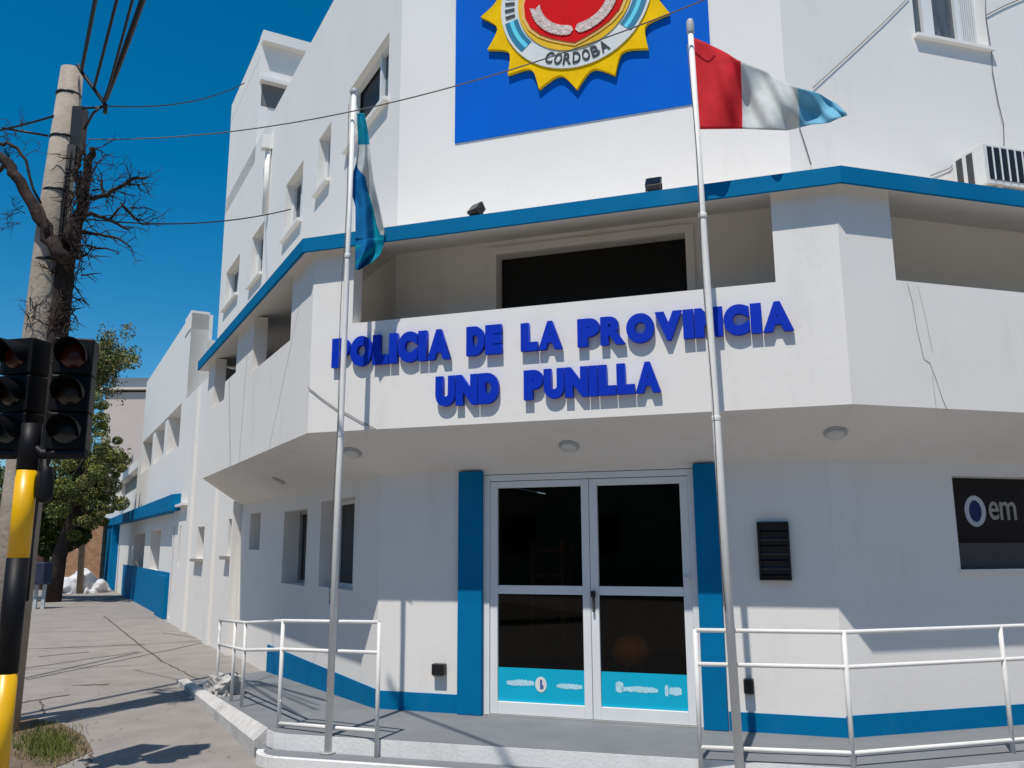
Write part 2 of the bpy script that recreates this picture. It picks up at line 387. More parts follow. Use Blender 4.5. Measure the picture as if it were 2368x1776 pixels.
dl = leaf(door_s0+.055, mid-.002, False); dr = leaf(mid+.002, door_s1-.055, True)
b = MB(); b.slab(W0, door_s0+.002, door_s0+.053, .2, 2.305, -.10, -.005); b.slab(W0, door_s1-.053, door_s1-.002, .2, 2.305, -.10, -.005); b.slab(W0, door_s0+.053, door_s1-.053, 2.25, 2.305, -.10, -.005)
b.build('door_frame', FRAME, ST, bevel=.004)
b = MB(); b.slab(W0, door_s0, door_s1, .195, .213, -.15, -.0); b.build('threshold', GREY, ST)
b = MB(); b.slab(W0, mid+.012, mid+.045, 1.225, 1.275, -.02, .03, BLACK); b.slab(W0, mid+.02, mid+.038, 1.10, 1.225, -.02, .012, DARKGREY); b.build('handle', None, dr)
b = MB(); b.tube([W0.P(2.86, 1.40, -.02), W0.P(2.875, 1.395, .02), W0.P(2.905, 1.385, .025)], [.008, .02, .012], 8); b.build('handle', FRAME, dr)
# dark lobby behind the glass, real depth
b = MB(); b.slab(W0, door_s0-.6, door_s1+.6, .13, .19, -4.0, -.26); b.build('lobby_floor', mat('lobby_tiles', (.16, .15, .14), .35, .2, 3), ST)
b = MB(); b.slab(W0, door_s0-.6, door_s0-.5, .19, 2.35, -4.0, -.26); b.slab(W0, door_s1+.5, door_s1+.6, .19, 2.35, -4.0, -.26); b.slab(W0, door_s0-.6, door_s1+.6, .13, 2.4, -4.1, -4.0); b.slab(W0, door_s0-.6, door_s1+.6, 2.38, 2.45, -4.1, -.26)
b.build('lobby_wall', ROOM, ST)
OC = mat('orange_plastic', (.85, .22, .02), .5, .1, 3)
CH = thing('lobby_chair', 'rounded orange chair dimly visible through the right door pane', 'chair', W0.P(2.27, .2, -.62))
b = MB(); b.lathe(W0.P(2.27, .60, -.62), [(.10, -.02), (.16, .02), (.18, .10), (.15, .2), (.07, .25), (.02, .255)], 24); b.build('seat_shell', OC, CH)
b = MB(); b.tube([W0.P(2.27, .2, -.62), W0.P(2.27, .60, -.62)], .03, 8); b.lathe(W0.P(2.27, .19, -.62), [(.22, 0), (.2, .02), (.04, .05)], 16); b.build('base', BLACK, CH)
SH = thing('lobby_shelf', 'brown shelf rack dimly visible through the left door pane', 'shelf', W0.P(1.3, .2, -1.3))
b = MB(); b.slab(W0, 1.12, 1.16, .19, 1.7, -1.6, -1.2); b.slab(W0, 1.44, 1.48, .19, 1.7, -1.6, -1.2); b.build('side_board', mat('shelf_wood', (.16, .08, .04), .7, .2, 5), SH)
for k in range(6): b = MB(); b.slab(W0, 1.16, 1.44, .35+k*.25, .38+k*.25, -1.6, -1.2); b.build('shelf', mat('shelf_wood', (.16, .08, .04)), SH)
# ------------------------------------------------------------------ sloping soffit and balcony parapet
b = MB()
endL = (P1L.P(5.66, ZS-.001), W0L.P(6.5, ZW))
b.poly([P1L.P(0, ZS), P1L.P(5.66, ZS), W0L.P(6.5, ZW), W0L.P(0, ZW)])
b.poly([P1.P(0, ZS), P1.P(P1len, ZS), W0.P(W0len, ZW), W0.P(0, ZW)])
b.poly([P1R.P(0, ZS), P1R.P(9, ZS), W0R.P(9, ZW), W0R.P(0, ZW)])
b.build('balcony_soffit', SOFF, ST)
b = MB()
b.poly([P1L.P(0, 2.9), P1L.P(5.66, 2.9), UL.P(6.5, 2.9), UL.P(0, 2.9)]); b.poly([P1.P(0, 2.9), P1.P(P1len, 2.9), U.P(Ulen, 2.9), U.P(0, 2.9)]); b.poly([P1R.P(0, 2.9), P1R.P(9, 2.9), UR.P(9, 2.9), UR.P(0, 2.9)])
b.build('balcony_floor', mat('terracotta_tiles', (.42, .27, .18), .8, .1, 8), ST)
ZT = 4.41
wall('parapet', P1, 0, P1len, ZS, ZT, [(.425, 4.135, ZP, ZT+.1)], .16, WHITE, ST)
wall('parapet', P1L, 0, 5.66, ZS, ZT, [(.80, 2.60, 3.72, ZT+.1), (3.62, 4.35, 3.90, ZT+.1), (4.35, 5.25, 3.66, ZT+.1)], .16, WHITE, ST)
wall('parapet', P1R, 0, 9, ZS, ZT, [(.49, 7, ZP+.005, ZT+.1)], .16, WHITE, ST)
b = MB(); A_, B_ = P1L.P(5.66, 0), W0L.P(6.5, 0)
dd = (B_-A_).normalized()
b.hexa([z(A_, ZS), z(B_, ZW), z(B_+kd*.12, ZW), z(A_+kd*.12, ZS)], [z(A_, 4.42), z(B_, 4.5), z(B_+kd*.12, 4.5), z(A_+kd*.12, 4.42)])
b.build('end_wall', WHITE, ST)
# ------------------------------------------------------------------ canopy with the blue fascia
b = MB()
endC = 6.1
for pl, up, ln, ul, st in ((CL, UL, endC, 6.6, 0), (CC, U, CClen, Ulen, 0), (CR, UR, 9, 9, 0)):
    b.poly([pl.P(0, ZCB+.001), pl.P(ln, ZCB+.001), up.P(ul, ZU, -.01), up.P(0, ZU, -.01)])
b.build('canopy_soffit', SOFF, ST)
b = MB()
for pl, up, ln, ul in ((CL, UL, endC, 6.6), (CC, U, CClen, Ulen), (CR, UR, 9, 9)):
    b.poly([pl.P(0, ZCT, -.03), pl.P(ln, ZCT, -.03), up.P(ul, 4.80, -.01), up.P(0, 4.80, -.01)])
b.build('canopy_top', WHITE, ST)
b = MB(); 
b.slab(CL, 0, endC, ZCB-.004, ZCT, -.03, 0); b.slab(CC, 0, CClen, ZCB-.004, ZCT, -.0301, .0002); b.slab(CR, 0, 9, ZCB-.004, ZCT, -.0302, .0)
b.build('fascia_band', BLUE, ST)
b = MB(); b.hexa([CL.P(endC, ZCB), UL.P(6.6, ZU-.06), UL.P(6.7, ZU-.06), CL.P(endC+.08, ZCB)], [CL.P(endC, ZCT), UL.P(6.6, 4.83), UL.P(6.7, 4.83), CL.P(endC+.08, ZCT)]); b.build('canopy_end', WHITE, ST)

# ------------------------------------------------------------------ upper walls
ul_h = [(.385, 1.85, 6.62, 7.45), (2.62, 3.22, 6.55, 7.38), (4.05, 5.1, 6.48, 7.42), (6.62, 7.62, 6.4, 7.36), (8.77, 10.2, 6.6, 7.42), (1.05, 2.0, 2.92, 4.2)]
wall('wall', UL, 0, 10.85, 2.5, ROOF, ul_h, .30, WHITE, ST)
wall('wall', U, 0, Ulen, 2.5, ROOF, [(1.117, 2.972, 3.3, 4.51)], .30, WHITE, ST)
wall('wall', UR, 0, 9, 2.5, ROOF, [(1.535, 2.43, 6.61, 7.85)], .30, WHITE, ST)
b = MB()
cor = [UL.P(10.84, 0), UL.P(0, 0), U.P(Ulen, 0), UR.P(8.98, 0), UR.P(8.98, 0, -8)]
cor = [UL.P(10.83, 0, -.02), U.P(.03, 0, -.05), U.P(Ulen-.03, 0, -.05), UR.P(8.9, 0, -.05), UR.P(8.9, 0, -9), UL.P(10.83, 0, -8)]
b.hexa([z(p, ROOF-.55) for p in cor], [z(p, ROOF-.3) for p in cor]); b.build('roof', mat('roof_deck', (.35, .33, .31)), ST)
b = MB(); b.poly([UL.P(10.84, 0.0), UL.P(10.84, ROOF), UL.P(10.84, ROOF, -8), UL.P(10.84, 0, -8)]); b.build('rear_wall', WHITE, ST); b = MB(); b.poly([UR.P(9, 0), UR.P(9, ROOF), UR.P(9, ROOF, -9), UR.P(9, 0, -9)]); b.build('rear_wall', WHITE, ST)
# stair tower above the far end of the wing
b = MB(); t0, t1, zt = 7.8, 10.84, 11.62
b.slab(UL, t0, t1, ROOF-.35, zt-.42, -3.2, -.0)
tw = b.build('stair_tower', WHITE, ST)
b = MB(); b.slab(UL, t0-.0, t0+.12, zt-.42, zt+.05, -3.2, .003); b.slab(UL, t0+.12, t1, zt-.42, zt-.0, -.15, .003); b.slab(UL, t0-.16, t0, zt-.16, zt+.06, -3.2, .003); b.build('tower_parapet', WHITE, tw)
b = MB()
tp = UL.P(t0, 0)
def onnear(s_out, z_, o): return UL.P(t0-o, z_, -s_out)
b.hexa([onnear(.05, 10.15, .003), onnear(1.5, 10.15, .003), onnear(1.5, 10.15, -.1), onnear(.05, 10.15, -.1)], [onnear(.05, 10.62, .003), onnear(1.5, 10.62, .003), onnear(1.5, 10.62, -.1), onnear(.05, 10.62, -.1)])
b.build('tower_window', mat('recess_shade_grey', (.16, .165, .16), .7), tw)  # flat grey panel, the shade of the recess put into its colour
b = MB(); b.hexa([onnear(0, 10.62, 0), onnear(1.6, 10.62, 0), onnear(1.6, 10.62, .16), onnear(0, 10.62, .16)], [onnear(0, 10.7, 0), onnear(1.6, 10.7, 0), onnear(1.6, 10.7, .16), onnear(0, 10.7, .16)]); b.build('window_hood', WHITE, tw)
# downpipe on the far end of the wing
s_, z_ = UL.px(628, 345); s2, z2 = UL.px(617, 500)
b = MB(); b.tube([UL.P(s_, z_, .05), UL.P(s_+.02, z2, .05)], .055, 8); b.box(UL.P(s_, z_+.1, .07), (.22, .16, .25), None, math.radians(28)); b.build('downpipe', WHITE, ST)
# windows of the upper left wing
for i, (s0, s1, z0, z1) in enumerate(ul_h[:5]):
    o0 = -.13 if i == 0 else -.17
    b = MB()
    if i == 0: b.slab(UL, s0+.002, .86, z0+.002, z1-.002, o0-.02, o0, mat('teal_glass', (.02, .085, .11), .12, .1, 2, 0, 1, .5)); b.build('window', None, ST); b = MB(); b.slab(UL, .86, s1-.002, z0+.002, z1-.002, o0-.04, o0-.02, BLACK)
    else: b.slab(UL, s0+.002, s1-.002, z0+.002, z1-.002, o0-.02, o0, GLASSD)
    w_ = b.build('window', None, ST)
    b = MB()
    for p, q in ((s0+.003, s0+.05), (s1-.07, s1-.003), ((.84, .90) if i == 0 else ((s0+s1)/2-.03, (s0+s1)/2+.03))): b.slab(UL, p, q, z0+.004, z1-.004, o0+.001, o0+.05)
    b.slab(UL, s0+.05, s1-.07, z0+.004, z0+.05, o0+.001, o0+.04); b.slab(UL, s0+.05, s1-.07, z1-.05, z1-.004, o0+.001, o0+.04)
    b.build('frame', FRAME, w_)
    b = MB(); b.slab(UL, s0-.04, s1+.04, z0-.05, z0-.003, -.19, .07); b.build('sill', WHITE, w_)
b = MB(); b.slab(UL, 1.052, 1.998, 2.922, 4.198, -.25, -.2); b.build('balcony_door', ROOM, ST)
# long dark balcony window
b = MB(); b.slab(U, 1.12, 2.97, 3.3, 4.505, -.16, -.13); w_ = b.build('window', mat('black_shutter', (.006, .006, .006), .55, .2, 2), ST)
b = MB(); b.slab(U, 1.03, 1.115, 3.2, 4.59, 0, .03); b.slab(U, 2.974, 3.05, 3.2, 4.59, 0, .03); b.slab(U, 1.115, 2.974, 4.512, 4.59, 0, .03); b.build('frame', WHITE, w_)
# window at the upper right
b = MB(); b.slab(UR, 1.537, 2.428, 6.612, 7.848, -.15, -.13, mat('curtain_glass', (.10, .115, .13), .15, .35, 3, 0, 1, .5, stretch=(8, 8, 1))); w_ = b.build('window', None, ST)
b = MB()
for p, q in ((1.538, 1.575), (1.73, 1.86), (2.15, 2.2), (2.39, 2.427)): b.slab(UR, p, q, 6.62, 7.845, -.129, -.09)
b.slab(UR, 1.575, 2.39, 6.615, 6.65, -.129, -.09); b.build('frame', FRAME, w_)
b = MB()
for k in range(7): b.slab(UR, 2.205+k*.027, 2.215+k*.027, 6.65, 7.84, -.1, -.085)
b.build('blind', FRAME, w_)
b = MB(); b.slab(UR, 1.51, 2.465, 6.575, 6.609, -.14, .055); b.build('sill', WHITE, w_)
# the blue painted field behind the emblem
b = MB(); b.slab(U, .65, 3.287, 5.79, 9.25, 0, .012); b.build('blue_panel', PANELBLUE, ST)
# hairline cracks of the plaster
b = MB()
def line_on(b, pl, pts, rad, o=.002):
    b.tube([pl.P(*pl.px(u, v), o) for u, v in pts], rad, 5)
line_on(b, P1R, [(2098, 655), (2110, 700), (2120, 760), (2136, 830), (2150, 840), (2165, 880), (2180, 925), (2190, 948)], .0018)
line_on(b, P1R, [(2122, 660), (2140, 735), (2156, 815)], .001); line_on(b, P1R, [(2155, 860), (2165, 948)], .001)
b.build('plaster_crack', CRACK, ST)

# ================================================================== SIGN, EMBLEM
SG = thing('lettering', 'raised dark blue letters in two lines across the white balcony parapet', 'sign', P1.P(2.2, 3.2, .02))
LBLUE = mat('letter_blue', (.0, .03, .46), .5, .06, 6, 0, 1, .2)
def word(txt, s0, s1, z0, z1):
    wd = {'I': .42, 'L': .82, 'M': 1.3, 'O': 1.15, 'V': 1.1, 'A': 1.15, 'N': 1.1, 'E': .88, 'P': .95, 'R': 1.05}
    tot = sum(wd.get(c, 1) for c in txt); g = .035; k = (s1-s0)/(tot+g*(len(txt)-1)); x = s0
    for c in txt:
        w_ = wd.get(c, 1)*k; zz = -.004 if c in 'OC' else 0
        glyph(c, P1, x, x+w_, z0+zz, z1-zz, .008, .050, LBLUE, SG, .066 if c in 'R' else .09); x += w_+g*k
def pw(txt, u0, u1, vm, z0, z1): word(txt, P1.px(u0, vm)[0], P1.px(u1, vm)[0], z0, z1)
for txt, u0, u1, ua, t0, b0 in (('POLICIA', 774, 1046, 900, 775, 843), ('DE', 1083, 1164, 1120, 756, 823), ('LA', 1208, 1303, 1255, 747, 812), ('PROVINCIA', 1338, 1836, 1590, 719, 786), ('UND', 1012, 1157, 1085, 868, 938), ('PUNILLA', 1215, 1530, 1372, 848, 918)):
    pw(txt, u0, u1, (t0+b0)/2, P1.px(ua, b0)[1], P1.px(ua, t0)[1])

EM = thing('emblem', 'golden sun emblem with red shield and white ring on blue panel', 'emblem', U.P(1.976, 7.157, .03))
GOLD = mat('gold_paint', (.86, .52, .0), .75, .12, 4, .1, 20, .08); GOLD2 = mat('gold_disc_paint', (.78, .48, .03), .7, .12, 5, 0, 1, .08); RED = mat('shield_red', (.66, .004, .008), .7, .12, 5, 0, 1, .08)
OFFW = mat('ring_white', (.66, .68, .66), .6, .06, 6); DK = mat('ring_lettering', (.03, .035, .04), .6); TEAL = mat('arc_blue', (.0, .17, .30), .5); LCY = mat('arc_cyan', (.10, .62, .78), .5); EDGE = mat('shield_rim', (.80, .46, .12), .5)
cs, cz, R = 1.976, 7.157, 1.026
def disc(name, pts, o0, o1, mt, parent):
    b = MB(); b.hexa([U.P(s, z_, o0) for s, z_ in pts], [U.P(s, z_, o1) for s, z_ in pts], mt); return b.build(name, mt, parent)
sunp = []
for k in range(16):
    t0 = math.radians(22.5*k); 
    for j in range(7):                 # scalloped edge between two tips
        f = j/7; t = t0+math.radians(22.5)*f; e = abs(2*f-1)
        sunp.append((cs+math.cos(t)*(R*(.832+.168*e**1.7)), cz+math.sin(t)*(R*(.832+.168*e**1.7))))
disc('sun_rays', sunp, .014, .055, GOLD, EM)
circ = lambda r, n=64: [(cs+math.cos(2*math.pi*k/n)*r, cz+math.sin(2*math.pi*k/n)*r) for k in range(n)]
disc('ring', circ(.79), .056, .070, OFFW, EM); disc('inner_disc', circ(.60), .071, .080, GOLD2, EM)
def arcband(name, a0, a1, r0, r1, o, mt):
    b = MB(); n = 16
    for k in range(n):
        t0, t1 = (math.radians(a0+(a1-a0)*x/n) for x in (k, k+1)); f = lambda t, r, oo: U.P(cs+math.cos(t)*r, cz+math.sin(t)*r, oo)
        b.hexa([f(t0, r0, .07), f(t1, r0, .07), f(t1, r1, .07), f(t0, r1, .07)], [f(t0, r0, o), f(t1, r0, o), f(t1, r1, o), f(t0, r1, o)])
    return b.build(name, mt, EM)
for a0, a1 in ((192, 222), (318, 352)):
    arcband('arc_stripe', a0, a1, .62, .665, .075, TEAL); arcband('arc_stripe', a0, a1, .667, .71, .076, LCY); arcband('arc_stripe', a0, a1, .712, .76, .075, TEAL)
def ringtext(txt, amid, span, upright=True):
    n = len(txt)
    for k, ch in enumerate(txt):
        am = amid+(k-(n-1)/2)*span/n
        def wp(s, z_, am=am):
            t = math.radians(am+s*math.degrees(1/.68)); r = .69-z_ if upright else .69+z_
            return cs+math.cos(t)*r, cz+math.sin(t)*r
        hw = .68*math.radians(span/n)*.42
        glyph(ch, U, -hw, hw, -.062, .062, .07, .078, DK, EM, .02, warp=(lambda s, z_, w2=wp: w2(s, -(-z_))))
ringtext('CORDOBA', 271, 56)
b = MB()
for k in range(14):                     # small lettering down the left limb of the ring, mostly cut by the picture edge
    t = math.radians(186-6.2*k*1.0); f = lambda r, dt: U.P(cs+math.cos(t+dt)*r, cz+math.sin(t+dt)*r, .0785)
    b.poly([f(.64, 0), f(.745, 0), f(.745, .045), f(.64, .045)])
b.build('ring_lettering', DK, EM)
sh = [(0, -.535), (.10, -.50), (.24, -.44), (.36, -.37), (.46, -.27), (.52, -.13), (.52, .02), (.48, .12), (.44, .24), (.46, .40), (-.46, .40), (-.44, .24), (-.50, .12), (-.53, 0), (-.52, -.14), (-.46, -.27), (-.36, -.37), (-.24, -.44), (-.10, -.50)]
disc('shield_rim', [(cs+x*1.07, cz+y*1.06) for x, y in sh], .081, .088, EDGE, EM); disc('shield', [(cs+x, cz+y) for x, y in sh], .0885, .096, RED, EM)
LAU = mat('laurel_white', (.62, .50, .46), .7, .35, 25)
for sg in (-1, 1):
    b = MB()
    for k in range(15):
        f = k/14; t = math.radians(-90+sg*(8+f*72)); r = .375+.035*f
        for side in (-1, 1):
            px_, pz_ = cs+math.cos(t)*(r+side*.026), cz+math.sin(t)*(r+side*.026)-.02
            an = t+sg*math.pi/2+side*sg*-.6; L_, wd = .052, .024
            pts = [(px_+math.cos(an)*L_, pz_+math.sin(an)*L_), (px_-math.sin(an)*wd, pz_+math.cos(an)*wd), (px_-math.cos(an)*L_, pz_-math.sin(an)*L_), (px_+math.sin(an)*wd, pz_-math.cos(an)*wd)]
            b.hexa([U.P(*p, .0965) for p in pts], [U.P(*p, .104+random.uniform(0, .004)) for p in pts])
    b.build('laurel_branch', LAU, EM)
b = MB()
for k in range(26):
    px_, pz_ = cs+random.uniform(-.36, .36), cz+random.uniform(.02, .26); r = random.uniform(.02, .045); pts = [(px_+math.cos(j*1.257+k)*r, pz_+math.sin(j*1.257+k)*r) for j in range(5)]
    b.hexa([U.P(*p, .0965) for p in pts], [U.P(*p, .101+k*.0003) for p in pts])
b.build('shield_device', LAU, EM)

# ================================================================== FITTINGS ON THE FACADE
def soffit_lamp(u, v, label, seg):
    A, B, pls = seg; r = ray(u, v); p0 = A.P(0, ZS); p1 = A.P(2, ZS); p2 = B.P(0, ZW); n = (p1-p0).cross(p2-p0).normalized()
    if n.z > 0: n = -n
    t = (p0-Vector((0, 0, EYE))).dot(n)/r.dot(n); p = Vector((0, 0, EYE))+r*t
    T = thing('ceiling_lamp', label, 'lamp', p, 'round lamps under the balcony')
    b = MB(); b.lathe(p, [(.088, -.005), (.088, .012), (.078, .016)], 24, ax=n); b.build('base', mat('lamp_base', (.42, .42, .42), .5), T)
    b = MB(); b.lathe(p, [(.074, .015), (.07, .032), (.05, .043), (.02, .047)], 24, ax=n); b.build('lamp_shade', mat('lamp_dome', (.60, .60, .58), .4), T)
soffit_lamp(1316, 1030, 'round lamp under the balcony above the double door', (P1, W0, 0))
soffit_lamp(1932, 1000, 'round lamp under the balcony near the right corner', (P1, W0, 0))
soffit_lamp(815, 1045, 'round lamp under the balcony just right of the left flagpole', (P1, W0, 0))
soffit_lamp(645, 1110, 'round lamp under the balcony of the left wing', (P1L, W0L, 0))
def flood(u, v, label, tilt, tint):
    s, z_ = CC.px(u, v); p = CC.P(s, z_, -.08); p.z = z_+.01
    T = thing('floodlight', label, 'floodlight', p, 'floodlights on the blue ledge')
    b = MB(); hw = .068
    R_ = Matrix.Rotation(math.atan2(m[1], m[0])+tilt, 3, 'Z') @ Matrix.Rotation(math.radians(-38), 3, 'X')
    def q(x, y, zz): return p+R_@Vector((x, y, zz))
    b.hexa([q(-hw, -.03, -.06), q(hw, -.03, -.06), q(hw, -.03, .06), q(-hw, -.03, .06)], [q(-hw*.8, .05, -.045), q(hw*.8, .05, -.045), q(hw*.8, .05, .045), q(-hw*.8, .05, .045)])
    b.build('housing', tint, T, bevel=.006)
    b = MB(); b.hexa([q(-hw*.88, -.036, -.05), q(hw*.88, -.036, -.05), q(hw*.88, -.036, .05), q(-hw*.88, -.036, .05)], [q(-hw*.88, -.0305, -.05), q(hw*.88, -.0305, -.05), q(hw*.88, -.0305, .05), q(-hw*.88, -.0305, .05)]); b.build('lens', GLASSD, T)
    b = MB()
    g0 = Vector((p.x, p.y, ZCT+.01))
    for sg in (-1, 1): b.tube([q(sg*hw*.95, 0, 0), g0+Vector((sg*hw*.95, .0, 0))], .006, 6)
    b.tube([g0+Vector((-hw*.95, 0, 0)), g0+Vector((hw*.95, 0, 0))], .008, 6); b.build('bracket', BLACK, T)
flood(1094, 480, 'dark oval floodlight tilted on the blue ledge below the emblem', -.5, BLACK)
flood(1508, 420, 'square black floodlight on the blue ledge beside the right flagpole', 0.0, DARKGREY)
# black slatted cabinet
s0, z1 = W0.px(1750, 1207); s1, z0 = W0.px(1832, 1342)
T = thing('meter_cabinet', 'black slatted metal cabinet on the grey shaded wall right of the door', 'cabinet', W0.P(3.6, 1.4))
b = MB(); b.slab(W0, s0, s1, z0, z1, 0, .012); b.build('back_plate', BLACK, T)
b = MB()
for p, q in ((s0, s0+.014), (s1-.014, s1)): b.slab(W0, p, q, z0, z1, .012, .05)
for p, q in ((z0, z0+.014), (z1-.014, z1)): b.slab(W0, s0+.014, s1-.014, p, q, .012, .05)
b.build('cabinet_frame', BLACK, T)
for k in range(7):
    zz = z0+.045+k*.058; b = MB(); b.hexa([W0.P(s0+.016, zz, .014), W0.P(s1-.016, zz, .014), W0.P(s1-.016, zz-.018, .04), W0.P(s0+.016, zz-.018, .04)], [W0.P(s0+.016, zz+.006, .014), W0.P(s1-.016, zz+.006, .014), W0.P(s1-.016, zz-.012, .042), W0.P(s0+.016, zz-.012, .042)]); b.build('slat', DARKGREY if k % 2 else BLACK, T)
for u0, v0, u1, v1, lab in ((1005, 1533, 1033, 1560, 'small black wall lamp beside the blue pilaster left of the door'), (1720, 1568, 1745, 1602, 'small black wall lamp right of the right flagpole')):
    s0, z1 = W0.px(u0, v0); s1, z0 = W0.px(u1, v1)
    T = thing('wall_lamp', lab, 'lamp', W0.P(s0, z0), 'small wall lamps by the entrance')
    b = MB(); b.slab(W0, s0, s1, z0, z1, 0, .07); b.build('housing', BLACK, T, bevel=.006)
    b = MB(); b.slab(W0, s0+.01, s1-.01, z0-.012, z0, .01, .06); b.build('lens', GREY, T)
# air conditioner on its shelf
T = thing('air_conditioner', 'white outdoor air conditioner unit on the blue ledge under the right window', 'air conditioner', UR.P(2, 4.8))
sC = UR.px(2268, 380)[0]; ACo = .48
pac = PL((UR.A.x, UR.A.y), a, ACo); s0, z1 = pac.px(2270, 330); _, z0 = pac.px(2270, 427); z0 += .02
s0, s1 = s0, s0+.85
b = MB(); b.slab(UR, s0, s1, z0, z1, .12, ACo); b.build('casing', mat('ac_casing', (.68, .67, .64), .5, .05, 4), T, bevel=.01)
b = MB(); b.slab(UR, s0+.05, s1-.05, z0+.05, z1-.03, ACo+.001, ACo+.006, BLACK); b.build('grille_back', None, T)
for k in range(9):
    b = MB(); b.slab(UR, s0+.10+k*.085, s0+.112+k*.085, z0+.05, z1-.03, ACo+.006, ACo+.014); b.build('grille_bar', FRAME, T)
for o0, o1 in ((.17, .24), (.29, .36)):
    b = MB(); b.hexa([UR.P(s0-.004, z0+.02, o0), UR.P(s0-.001, z0+.02, o0), UR.P(s0-.001, z0+.02, o1), UR.P(s0-.004, z0+.02, o1)], [UR.P(s0-.004, z1-.04, o0), UR.P(s0-.001, z1-.04, o0), UR.P(s0-.001, z1-.04, o1), UR.P(s0-.004, z1-.04, o1)]); b.build('side_vent', DARKGREY, T)
b = MB()
for p in (s0+.12, s1-.12): b.slab(UR, p, p+.04, z0-.05, z0, .0, ACo+.02)
b.slab(UR, s0+.02, s1, z0-.075, z0-.05, .05, ACo+.03, mat('wood_shelf', (.38, .30, .22), .8)); b.build('bracket', GREY, T)

# ================================================================== FLAGPOLES AND FLAGS
def pole(base, top, r0, r1, label, fin):
    T = thing('flagpole', label, 'flagpole', base, 'white flagpoles at the entrance')
    base, top = Vector(base), Vector(top); b = MB(); n = 14
    joints = [0, .44, .445, .72, .725, 1]; rr = [r0, r0*.97, r0*.84, r0*.82, r1*1.08, r1]
    b.tube([base.lerp(top, t) for t in joints], rr, 14); b.build('pole', RAIL, T)
    b = MB(); b.lathe(top, fin, 14); b.build('finial', mat('finial_grey', (.45, .46, .47), .5), T)
    b = MB(); b.lathe(base, [(r0*2.2, 0), (r0*2.2, .012), (r0*1.2, .014)], 16); b.build('base_plate', GREY, T)
    for t in (.445, .725):
        b = MB(); p = base.lerp(top, t); b.lathe(p-Vector((0, 0, .025)), [(r0*1.0, 0), (r0*1.04, .006), (r0*1.04, .03), (r0*1.0, .036)], 14); b.build('collar', RAIL, T)
    b = MB(); pts = []
    for k in range(21): pts.append(base.lerp(top, .2+.78*k/20)+Vector((-.03-.008*math.sin(k*.7), -.028, 0)))
    b.tube(pts, .0035, 5); b.build('halyard', THREAD, T)
    return T
pLb = Vector((-1.45, 7.09, .075)); pLt = atY(819, 218, 7.17)
pole(pLb, pLt, .029, .021, 'slim white flagpole with the limp blue and white flag', [(.02, 0), (.03, .01), (.03, .04), (.012, .06)])
pRb = Vector((1.53, 6.16, .075)); pRt = atY(1597, 78, 6.2)
pole(pRb, pRt, .032, .022, 'white flagpole with the flying red, white and blue flag', [(.026, 0), (.03, .01), (.03, .10), (.02, .125), (.006, .13)])
def cloth(name, rows, cols, fn, colfn, label):
    b = MB(); V = [[b.bm.verts.new(fn(i/rows, j/cols)) for j in range(cols+1)] for i in range(rows+1)]
    for i in range(rows):
        for j in range(cols):
            f = b.bm.faces.new([V[i][j], V[i][j+1], V[i+1][j+1], V[i+1][j]]); f.smooth = True; f.material_index = b.mi(colfn((i+.5)/rows, (j+.5)/cols))
    o = b.build(name, None, None, label=label, category='flag')
    so_ = o.modifiers.new('cloth', 'SOLIDIFY'); so_.thickness = .003
    return o
def fabric(name, col, tr=.25):
    mt = mat(name, col, .8, .10, 9, .15, 200, .15); t = mt.node_tree; pb = t.nodes['Principled BSDF']; o = t.nodes['Material Output']
    tl = t.nodes.new('ShaderNodeBsdfTranslucent'); mx = t.nodes.new('ShaderNodeMixShader'); mx.inputs[0].default_value = tr
    src = pb.inputs['Base Color'].links[0].from_socket; t.links.new(src, tl.inputs[0]); t.links.new(pb.outputs[0], mx.inputs[1]); t.links.new(tl.outputs[0], mx.inputs[2]); t.links.new(mx.outputs[0], o.inputs[0])
    return mt
FB, FW, FR, FC, FT = fabric('flag_blue', (.005, .17, .42)), fabric('flag_white', (.66, .68, .66)), fabric('flag_red', (.74, .045, .06), .4), fabric('flag_sky', (.20, .50, .66)), fabric('flag_teal', (.0, .30, .42))
def interp(tab, t):
    for (t0, v0), (t1, v1) in zip(tab, tab[1:]):
        if t <= t1: return v0+(v1-v0)*(t-t0)/(t1-t0)
    return tab[-1][1]
LL = [(0, 826), (.2, 828), (.33, 822), (.42, 812), (.5, 812), (.6, 822), (1, 822)]; RR = [(0, 842), (.1, 850), (.2, 855), (.3, 858), (.45, 866), (.6, 878), (.75, 889), (.84, 888), (.9, 880), (.95, 862), (1, 832)]
pdirL = pLt-pLb
def fl(i, j):
    v = 262+i*362; uL, uR = interp(LL, i), interp(RR, i); u = uL+(uR-uL)*j
    dep = 7.14+.05*math.sin(j*9+i*2)*min(1, i*3)-.04*math.sin(j*4-i*6)+.02*math.sin(i*25+j*5)*(1 if i > .8 else .3)
    return atY(u, v, dep)
def flc(i, j):
    if i < .20: return FT
    if i < .40-.14*(1-j)+.06: return FW
    if j > .62+.2*math.sin((i-.4)*3) and i < .78 and i-.4 < (j-.2)*.55: return FW
    return FT if (j > .62 and i > .5) or (i > .84 and math.sin(i*60+j*9) > .55) else FB
cloth('flag', 180, 48, fl, flc, 'limp blue and white flag hanging folded against its pole')
TT = [(0, 1604), (.06, 1625), (.32, 1712), (.64, 1830), (.8, 1900), (.92, 1935), (1, 1960)]
TV = [(0, 86), (.1, 100), (.25, 125), (.32, 140), (.5, 165), (.6, 188), (.7, 205), (.78, 214), (.86, 228), (.93, 240), (1, 261)]
BV = [(0, 299), (.32, 298), (.62, 302), (.75, 288), (.86, 284), (.93, 274), (1, 267)]
